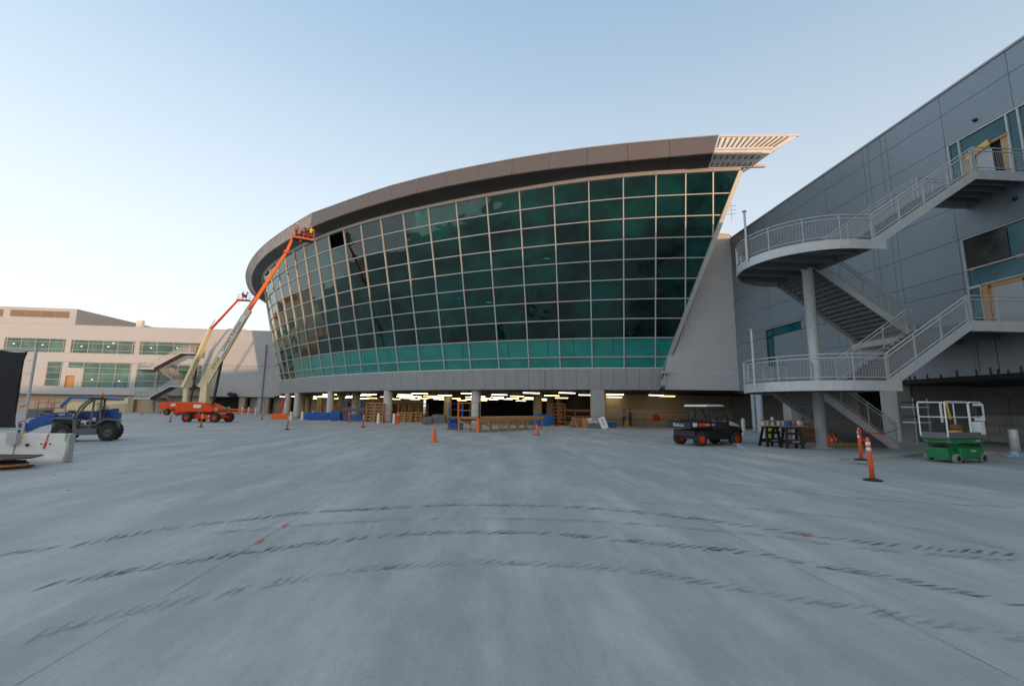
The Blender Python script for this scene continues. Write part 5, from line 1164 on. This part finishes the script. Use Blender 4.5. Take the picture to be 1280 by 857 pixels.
# ================================================================ TIMBER PLATFORM IN FRONT OF THE PARKING LEVEL
o0 = atZ(598.5, 540.5); u = Vector((.60,.80,0)); v = Vector((-.80,.60,0))
tp_ = thing('timber_platform', 'long raw timber work platform on posts with a small railing at its left end', 'platform', (o0.x, o0.y, 0), math.atan2(u.y, u.x))
LX, LY, HZ = 9.2, 1.9, .98
for i in range(8):
    for y in (.05, LY-.05):
        if i in (0,) and y < 1: b = MB(); b.box((-.09,-.04,0),(.09,.14,HZ)); b.build('corner_post', M['orange'], tp_); continue
        x = .05+i*(LX-.1)/7; b = MB(); b.box((x-.05,y-.05,0),(x+.05,y+.05,HZ-.1)); b.build('post', M['wood'], tp_)
for y in (0, LY): b = MB(); b.box((0,y-.03,HZ-.22),(LX,y+.03,HZ-.04)); b.build('edge_beam', M['wood'], tp_)
for i in range(24): x = .1+i*(LX-.2)/23; b = MB(); b.box((x-.03,-.12,HZ-.04),(x+.03,LY+.1,HZ+.06)); b.build('joist', M['wood'], tp_)
for i in range(4): x0 = i*LX/4+.02; b = MB(); b.box((x0,.05,HZ+.062),(x0+LX/4-.04,LY-.05,HZ+.085)); b.build('deck_sheet', M['ply'], tp_)
for a, b_ in [((0,-.06,.15),(0,LY,.8)),((.1,-.06,.8),(1.2,-.06,.4)),((2.6,-.06,.15),(3.9,-.06,.8)),((5.2,-.06,.8),(6.5,-.06,.15)),((0,LY+.06,.1),(1.3,LY+.06,.85))]: b = MB(); b.bar(a, b_, .035, .09); b.build('brace', M['wood'], tp_)
for (x,y) in [(0,.0),(0,LY),(1.4,LY)]: b = MB(); b.box((x-.05,y-.05,HZ),(x+.05,y+.05,HZ+1.15)); b.build('rail_post', M['orange'] if y > 1 and x == 0 else M['rust'], tp_)
for z in (.55,1.08): b = MB(); b.bar((0,0,HZ+z),(0,LY,HZ+z),.09,.04); b.build('rail', M['wood'], tp_); b = MB(); b.bar((0,LY,HZ+z),(1.4,LY,HZ+z),.09,.04); b.build('rail', M['wood'], tp_)
for i in range(7):
    q = tp_.matrix_basis@Vector((1.1+i*1.15,1.0,0)); 
# stacked timber frames (shelf-like crate stacks)
def crate_stack(label, p, rz, w_, d_, h, cols, rows_, m=None, cat='pallet stack', name='pallet_stack', grp=None):
    m = m or M['wood']; t = thing(name, label, cat, p, rz, grp)
    for i in range(cols+1): x = -w_/2+w_*i/cols; b = MB(); b.box((x-.05,0,0),(x+.05,d_,h)); b.build('upright', m, t)
    for j in range(rows_+1): z = (h-.1)*j/rows_; b = MB(); b.box((-w_/2,-.03,z),(w_/2,-.002,z+.11)); b.build('slat', m, t)
    for j in range(rows_+1): z = (h-.1)*j/rows_; b = MB(); b.box((-w_/2+.05,.0,z+.02),(w_/2-.05,d_,z+.06)); b.build('shelf', m, t)
    return t
def gp(px, y): q = atY(px, 512, y); return (q.x, y, 0)
crate_stack('tall stack of pale timber frames left of the second round column', gp(468.5, 51.0), R(6), 1.75, 1.2, 2.15, 2, 6)
crate_stack('low stack of yellow timber frames right of the second round column', gp(506, 51.5), 0, 1.5, 1.2, 1.15, 2, 4)
crate_stack('long low timber crate beside the yellow frames', gp(520.5, 52), 0, 1.1, 1.2, 1.15, 2, 3)
crate_stack('brown timber shelving deep in the parking level', gp(512, 60), 0, 4.5, 1.2, 2.2, 5, 5, M['brick'])
crate_stack('reddish timber shelving left of the square grey column', gp(697.5, 47.5), 0, 1.5, 1.2, 2.3, 2, 6, M['brick'])
crate_stack('wide low timber rail rack beside the square grey column', gp(718, 49), 0, 4.2, .8, 1.5, 2, 2, M['brick'])
# blue scissor lifts and machines in the parking level
s1 = scissor('small blue scissor lift behind the left end of the timber platform', (*gp(569.5, 37.5)[:2],0), R(95), M['blue'], M['blue'], L_=2.3, W_=1.1, toolbox=False)
s2 = scissor('blue scissor lift left of the tall timber frames, under the terminal', (*gp(447, 55)[:2],0), R(5), M['blue'], M['blue'], L_=2.8, W_=1.3, toolbox=False, deck=1.5)
def tarp(label, p, sx, sy, sz, m=None, seed=1, cat='covered pallet', name='covered_pallet'):
    rr_ = random.Random(seed); b = MB(); n = 10; prof_ = [(1,0),(1.02,.3),(.98,.75),(.85,.97),(.4,1.03),(0,1.02)]
    for k, (r_, h) in enumerate(prof_):
        for i in range(24):
            a = 2*math.pi*i/24; c_, s_ = math.cos(a), math.sin(a); f = (abs(c_)**6+abs(s_)**6)**(-1/6); f = min(f, 1.32)
            b.v.append(Vector((c_*f*r_*sx/2*(1+rr_.uniform(-.04,.04)), s_*f*r_*sy/2*(1+rr_.uniform(-.04,.04)), h*sz*(1+rr_.uniform(-.05,.05)*(k > 0)))))
    for k in range(len(prof_)-1):
        for i in range(24): b.f.append((k*24+i, k*24+(i+1)%24, (k+1)*24+(i+1)%24, (k+1)*24+i)); b.sm.append(False)
    t = thing(name, label, cat, p); b.build('tarp', m or M['tarpb'], t); q = MB()
    for i in range(3): q = MB(); q.box((-sx/2-.05,-sy/2+.02+i*(sy-.14)/2,0),(sx/2+.05,-sy/2+.12+i*(sy-.14)/2,.10)); q.build('pallet_runner', M['wood'], t)
    return t
tarp('blue tarped pallet right under the far end of the timber platform', gp(678.5, 46), 2.2, 1.6, 1.1, seed=2)
tarp('blue covered pallet against the round column at the left', gp(421, 55.5), 1.3, 1.2, 1.15, seed=3)
tarp('long blue covered stack between the two left round columns', gp(399, 58), 3.4, 1.4, .9, seed=4)
tarp('taller brown covered stack behind the left round columns', gp(430, 62), 3.6, 1.6, 1.75, M['brick'], 5)
tarp('small grey machine under a cover in the dark bay', gp(535.5, 46), 1.05, .9, .75, M['grey'], 6, 'covered machine', 'covered_machine')
tarp('grey covered machine beside the small one in the dark bay', gp(549, 50), 1.6, 1.0, .95, M['galvd'], 7, 'covered machine', 'covered_machine')
tarp('low blue bundle by the person in the right-hand bay', gp(764, 43.5), 1.0, .7, .45, seed=8)
# small grey lidded tub trailer etc.
# work trestle, boxes near the square column
def trestle(label, p, rz, m, w_=1.0, h=.75, d_=.5):
    t = thing('sawhorse', label, 'sawhorse', p, rz)
    b = MB(); b.box((-w_/2,-.05,h-.09),(w_/2,.05,h)); b.build('top_beam', m, t)
    for sx in (-1,1):
        for sy in (-1,1): b = MB(); b.bar((sx*(w_/2-.08),sy*.03,h-.06),(sx*(w_/2),sy*d_/2,0),.05,.09,up=(1,0,0)); b.build('leg', m, t)
    for sx in (-1,1): b = MB(); b.bar((sx*(w_/2-.03),-d_*.3,h*.38),(sx*(w_/2-.03),d_*.3,h*.38),.03,.06); b.build('cross_bar', m, t)
    return t
trestle('timber trestle in the bay left of the square column', gp(716.5, 42.5), R(80), M['wood'], 1.2, 1.0, .8)
for (px, y, s_, m_, lb_) in [(725,43.2,(1.5,.8,.95),'brick','large brown cardboard box left of the square column'),(731,42.2,(.5,.5,.9),'wood','narrow upright crate beside the large brown box'),(740,41.2,(.7,.5,.5),'galvd','low grey bin in front of the square column')]:
    b = MB(); b.box((-s_[0]/2,-s_[1]/2,0),(s_[0]/2,s_[1]/2,s_[2])); b.box((-.03,-s_[1]/2-.004,0),(.03,s_[1]/2+.004,s_[2]+.003)); o = b.build('box', M[m_]); o.location = gp(px,y); tag(o, lb_, 'box')
b = MB(); b.bar((0,0,0),(-.35,.25,1.0),.62,.03,up=(0,-1,0)); o = b.build('sign_board', M['white']); o.location = gp(756.5, 40.6); tag(o, 'white sign board leaning beside the square grey column', 'sign')
for k,(z,s_) in enumerate([(.72,'0'),(.42,'5')]): text('sign_lettering', s_, .32, M['text'], o, (-.35*z-.0,.25*z-.035,z), (math.pi/2-.3,-.33,0))
for (px, y, z, lb_) in [(738,41.0,.5,'white paper notice lowest left of the square column'),(737,40.9,.8,'white paper notice upper left of the square column'),(744,41.4,.55,'white sheet fixed on the square grey column')]:
    b = MB(); b.box((-.2,-.012,-.13),(.2,0,.13)); o = b.build('notice', M['white']); q = gp(px,y); o.location = (q[0], q[1], z); tag(o, lb_, 'notice')
# red cart and barriers, people in the right bay
figure('person', 'person in pale top and dark trousers standing by the beige garage wall', gp(780, 48.6), R(160), mat('pale_shirt',(.35,.36,.36),.9,var=.05), M['cloth'], M['black'])
figure('person', 'second person, half turned away, beside the pale topped one', gp(787.5, 48.9), R(210), mat('grey_shirt',(.12,.12,.11),.9,var=.05), M['cloth'], M['black'], 'hold')
for (px0, px1, y, h, lb_) in [(793,815,49,1.3,'orange timber guard rail right of the two people'),(822,860,50.2,1.6,'long orange timber guard rail along the beige wall behind the cart'),(700,738,52,1.7,'timber guard rail deep behind the square column')]:
    a = Vector(gp(px0,y)); c = Vector(gp(px1,y)); t = thing('guard_rail', lb_, 'guard rail', tuple(a)); L_ = c.x-a.x
    for i in range(3): b = MB(); b.box((i*L_/2-.05,-.04,0),(i*L_/2+.05,.04,h)); b.build('post', M['wood'] if px0 != 822 else M['orange'], t)
    for z in (h-.15, h*.5): b = MB(); b.box((0,-.07,z),(L_,-.041,z+.13)); b.build('rail', M['wood'] if px0 != 822 else M['orange'], t)
def barrel(label, p, r_, h, m, cat='barrel'):
    b = MB(); b.lathe([(0,0),(r_*.9,0),(r_,.04*h),(r_*.93,.3*h),(r_,.35*h),(r_*.93,.65*h),(r_*.97,.7*h),(r_*.85,.97*h),(r_*.8,h),(0,h)], n=18); o = b.build(cat.replace(' ','_'), m); o.location = p; b = MB(); b.lathe([(r_*.5,h),(r_*.5,h+.02),(0,h+.02)], n=12); b.build('lid', M['black'], o); return tag(o, label, cat)
barrel('red fuel barrel on the loading kerb by the beige wall', (gp(820,50.0)[0],50.0,.55), .35, .7, M['red'])
barrel('yellow bucket beside the two people at the beige wall', (gp(783.5,48.2)[0],48.2,0), .2, .5, M['yellow'], 'bucket')
# white bollards
def bollard(label, p, h=1.0, r_=.11, m=None, grp=None): 
    b = MB(); b.lathe([(0,0),(r_+.01,0),(r_,.02),(r_,h-.04),(r_*.7,h),(0,h)], n=16); o = b.build('bollard', m or M['white']); o.location = p; b = MB(); b.lathe([(r_+.06,0),(r_+.06,.012),(r_,.012)], n=16); b.build('base_plate', M['galvd'], o); tag(o, label, 'bollard', grp); return o
for px, y, l in [(364.5,54,'white bollard left of the leftmost round columns'),(378.5,56,'white bollard right of the leftmost round columns'),(392,58,'white bollard before the long blue stack'),(473.5,47.5,'white bollard left of the second round column'),(493,47.5,'white bollard right of the second round column')]: bollard(l, gp(px,y), 1.05, .13, grp='white bollards at the parking level')
for i,(px, y) in enumerate([(496.5,48),(499,48.2),(437,50),(401,62)]): 
    b = MB(); b.lathe([(0,0),(.13,0),(.13,.05),(.07,.07),(.06,1.15),(0,1.2)], n=12); o = b.build('delineator_post', M['red']); o.location = gp(px,y); b = MB(); b.lathe([(.064,.85),(.066,.85),(.064,.95),(.062,.95)], n=12); b.build('reflective_band', M['refl'], o); tag(o, ['red post just right of the second round column','second red post right of the second round column','red post before the tarped stacks','red post far behind the left round columns'][i], 'delineator')
# red tape by the columns
for (a, c, lb_) in [((480,49,.0),(488,49.5,1.0),'red tape hanging from the second round column'),((478,49,.9),(500,49.2,.85),'red tape strung around the second round column'),((744,41.2,1.05),(760,41.2,1.1),'red tape strung at the square grey column'),((290,58,1.0),(345,62,1.0),'red tape strung before the far open bays')]:
    p = Vector(gp(a[0],a[1])); p.z = a[2]; q_ = Vector(gp(c[0],c[1])); q_.z = c[2]; b = MB(); sag(b, p, q_, .1, .025); o = b.build('warning_tape', M['tape']); tag(o, lb_, 'warning tape')
b = MB(); b.bar((0,0,0),(.9,0,2.9),.2,.1); b.bar((0,.6,0),(.9,.6,2.9),.2,.1)
for i in range(6): b.bar((.1+i*.15,0,.3+i*.48),(.1+i*.15,.6,.3+i*.48),.05,.05)
o = b.build('ladder', M['red']); o.location = gp(345.5,66); tag(o, 'red ladder leaning beside the leftmost column under the glass', 'ladder')
tarp('orange and white heap of gear at the foot of the leaning red ladder', gp(352,60), 2.2, 1.0, .7, M['orange'], 9, 'gear pile', 'gear_pile')
# orange pipe railing in front of the far bays
for k,(pxa,pxb,y,z) in enumerate([(272,318,78,1.0),(272,318,78,.55)]):
    a = Vector(gp(pxa,y)); c = Vector(gp(pxb,y)); b = MB(); b.bar((a.x,a.y,z),(c.x,c.y,z),.12,.22); o = b.build('guard_rail', M['orange']); tag(o, ['upper orange rail before the far dark bays','lower orange rail before the far dark bays'][k], 'guard rail')
for i, px in enumerate((303,311,320,286)): bollard(['pale bollard before the grey shutter, left one','pale bollard before the grey shutter, middle one','pale bollard before the grey shutter, right one','pale bollard behind the orange rails'][i], gp(px,80), 1.4, .16, grp='pale bollards before the far bays')
# ================================================================ ON AND BY THE ISLAND
IZ = .12
def ip(px, py): return atZ(px, py, IZ)
a = ip(970, 559); a = Vector((a.x, a.y, IZ)) 
for i, (px, py, rz) in enumerate([(968,558,8),(995,560.5,-6)]):
    q = ip(px,py); t = thing('sawhorse', ['left black plastic sawhorse under the plywood board','right black plastic sawhorse under the plywood board'][i], 'sawhorse', tuple(q), R(rz), 'black sawhorses'); t.scale = (1.12,1,1.16)
    for sx in (-1,1):
        b = MB(); b.prism([(-.10+sx*.3,-.05,.0),(.02+sx*.3,-.05,.0),(.0+sx*.25,-.02,.78),(-.10+sx*.25,-.02,.78)], (0,.045,0)); b.build('leg', M['black'], t)
        b = MB(); b.prism([(-.10+sx*.3,.45,.0),(.02+sx*.3,.45,.0),(.0+sx*.25,.2,.78),(-.10+sx*.25,.2,.78)], (0,.045,0)); b.build('leg', M['black'], t)
    b = MB(); b.box((-.38,-.03,.72),(.34,.25,.80)); b.build('top_beam', M['black'], t, bevel=.01)
    b = MB(); b.box((-.36,-.055,.16),(.36,-.01,.34)); b.box((-.36,.40,.16),(.36,.44,.3)); b.box((-.33,-.04,.5),(.3,.0,.6)); b.build('cross_panel', M['black'], t)
    text('lettering', 'STANLEY', .07, M['white'], t, (0,-.06,.25), (math.pi/2,0,0))
q0 = ip(958,559); q1 = ip(1014,560)
b = MB(); b.bar((q0.x-.15,q0.y+.2,IZ+.945),(q1.x+.1,q0.y+.25,IZ+.945),.6,.03); o = b.build('plywood_board', M['ply']); tag(o, 'plywood board lying across the two black sawhorses', 'board')
zt = IZ+.962
for (px, s_, m_, nm, lb_, ct) in [(985,(.35,.25,.2),'tarpb','cloth','dark blue cloth heaped on the sawhorse board','cloth'),(993,(.14,.14,.22),'red','can','small red can on the sawhorse board','can'),(997,(.22,.2,.24),'white','paper_bag','white paper bag on the sawhorse board','bag')]:
    x = atY(px,520,q0.y+.2).x; b = MB(); pr_ = [(0,0),(s_[0]/2,0),(s_[0]/2*.9,s_[2]*.7),(s_[0]*.25,s_[2]),(0,s_[2])]; b.lathe(pr_, n=10); o = b.build(nm, M[m_]); o.location = (x, q0.y+.2, zt); tag(o, lb_, ct)
q = atY(963, 555, 23.5); barrel('yellow water cooler standing behind the left sawhorse', (q.x, 23.5, IZ), .22, .8, M['yellow'], 'water cooler'); 
q = atY(1012,548,23.5); b = MB(); b.box((-.9,-.3,0),(.5,.3,.75)); o = b.build('box', M['brick'], bevel=.02); o.location = (q.x+.3,23.5,IZ); tag(o, 'brown cardboard box between the sawhorses and the stair column', 'box'); b2 = MB(); b2.box((-.91,-.305,.36),(.51,.305,.40)); b2.build('packing_tape', M['ply'], o)
for i, px in enumerate((953.5,958.5,973,978,993,1000.5)): bollard('%s of the grey pipe bollards behind the sawhorses' % ['first from the left','second','third','fourth','fifth','rightmost'][i], (atY(px,520,25.2).x,25.2,IZ), 1.05, .12, M['galv'], 'pipe bollards behind the sawhorses')
bollard('single pale bollard to the right of the utility cart', (atY(929,530,30).x,30,IZ), 1.1, .12, M['concw'])
bollard('slender grey bollard just right of the two tall grey posts', (atY(947.5,530,29).x+.02,27.5,IZ), 1.25, .10, M['galv'])
for i,(px, y, r_) in enumerate([(942.5,36.5,.16),(950,34.0,.24)]):
    b = MB(); b.lathe([(0,0),(r_+.05,0),(r_+.05,.05),(r_,.06),(r_,3.33),(0,3.33)], n=18); o = b.build('steel_post', M['galv']); o.location = (atY(px,520,y).x, y, IZ); tag(o, ['thinner left one of the two tall grey posts under the lower landing','thicker right one of the two tall grey posts under the lower landing'][i], 'post'); b = MB(); b.box((-r_-.1,-r_-.1,0),(r_+.1,r_+.1,.02)); b.build('base_plate', M['galvd'], o)
t = thing('barricade', 'orange barred timber barricade behind the sawhorses', 'barricade', (atY(983,520,26).x,26,IZ))
for z in (.55,.95): b = MB(); b.box((-1.6,-.03,z),(1.9,.03,z+.13)); b.build('rail', M['wood'] if z > .6 else M['brick'], t)
for x in (-1.5,.2,1.8): b = MB(); b.box((x-.05,.031,0),(x+.05,.12,1.15)); b.build('post', M['wood'], t)
for i,(px, py) in enumerate([(1038.5,556),(1044,555)]):
    q = ip(px,py); t = thing('fire_extinguisher', ['left one of the two red fire extinguishers beside the stair column','right one of the two red fire extinguishers beside the stair column'][i], 'fire extinguisher', tuple(q), 0, 'fire extinguishers')
    b = MB(); b.lathe([(0,0),(.09,0),(.095,.04),(.095,.42),(.06,.5),(.03,.53),(0,.53)], n=16); b.build('cylinder', M['red'], t); b = MB(); b.box((-.02,-.09,.53),(.02,.03,.56)); b.box((-.02,-.1,.59),(.02,.03,.61)); b.build('handle', M['black'], t); b = MB(); b.path([(0,-.03,.55),(.09,-.04,.5),(.11,-.05,.25),(.1,-.05,.1)],.012); b.build('hose', M['black'], t); b = MB(); b.box((-.045,-.098,.18),(.045,-.09,.34)); b.build('paper_label', M['white'], t)
q = ip(1056,556); t = thing('timber_pallet', 'low timber pallet lying on the kerb island beside the fire extinguishers', 'pallet', (q.x, q.y, IZ), R(-12))
for i in range(6): b = MB(); b.box((-.75+i*.26,-.35,.10),(-.55+i*.26,.5,.13)); b.build('board', M['wood'], t)
for y in (-.33,.05,.42): b = MB(); b.box((-.77,y,.0),(.77,y+.08,.098)); b.build('runner', M['wood'], t)
# big steel bollard wrapped at its foot
q = atZ(1268,571,0); t = thing('steel_bollard', 'thick galvanised steel bollard with crumpled plastic wrap at the right picture edge', 'bollard', (q.x+.1,q.y,0))
b = MB(); b.lathe([(0,0),(.15,0),(.15,1.08),(.13,1.11),(0,1.11)], n=20); b.build('pipe', M['galv'], t)
b = MB(); rr_ = random.Random(4); n = 22
for k,(r_,h) in enumerate([(.45,.01),(.34,.03),(.24,.08),(.19,.16),(.17,.26)]):
    for i in range(n): a = 2*math.pi*i/n; f = r_*(1+rr_.uniform(-.22,.22)); b.v.append(Vector((math.cos(a)*f, math.sin(a)*f*.7, h*(1+rr_.uniform(-.3,.3)))))
for k in range(4):
    for i in range(n): b.f.append((k*n+i,k*n+(i+1)%n,(k+1)*n+(i+1)%n,(k+1)*n+i)); b.sm.append(False)
b.build('plastic_wrap', M['bluesteel'], t)
b = MB(); q = atZ(1240,572,0); b.path(crom([(q.x-1.2,q.y+.6,.03),(q.x-.3,q.y+.2,.03),(q.x+.2,q.y+.9,.03),(q.x+1.1,q.y+.7,.12),(q.x+1.6,q.y+1.0,.03)], 24), .010, n=6); o = b.build('hose', M['tape']); tag(o, 'thin red hose lying on the ground behind the steel bollard', 'hose')
b = MB(); q = atZ(1205,576,0); b.path(crom([(q.x+.2,q.y+1.6,.03),(q.x+1.2,q.y+1.3,.03),(q.x+2.1,q.y+1.8,.03)], 16), .015, n=6); o = b.build('cable', M['black']); tag(o, 'black cable trailing from the green scissor lift towards the bollard', 'cable')
# shelf of pipes on the column behind the lift
t = thing('pipe_rack', 'small rack of pipes and white sheets hung beside the pale concrete column', 'rack', (23.2,22.9,0))
for i, z in enumerate((1.2,1.5,2.0,2.25)): b = MB(); b.box((-.5,-.4,z),(.4,.3,z+.06)); b.build('shelf', M['black'] if i%2 else M['white'], t)
for x in (-.45,.35): b = MB(); b.box((x,-.35,.1),(x+.05,-.3,2.5)); b.build('upright', M['galv'], t)
# pallet and clutter right behind the cart, debris
rr_ = random.Random(8); b = MB()
for i in range(160):
    x = rr_.uniform(-26,14); y = rr_.uniform(6,40); s_ = rr_.uniform(.008,.03)
    b.box((x,y,0),(x+s_*rr_.uniform(1,3),y+s_,s_*.7))
o = b.build('grit', M['conc']); o['kind'] = 'stuff'
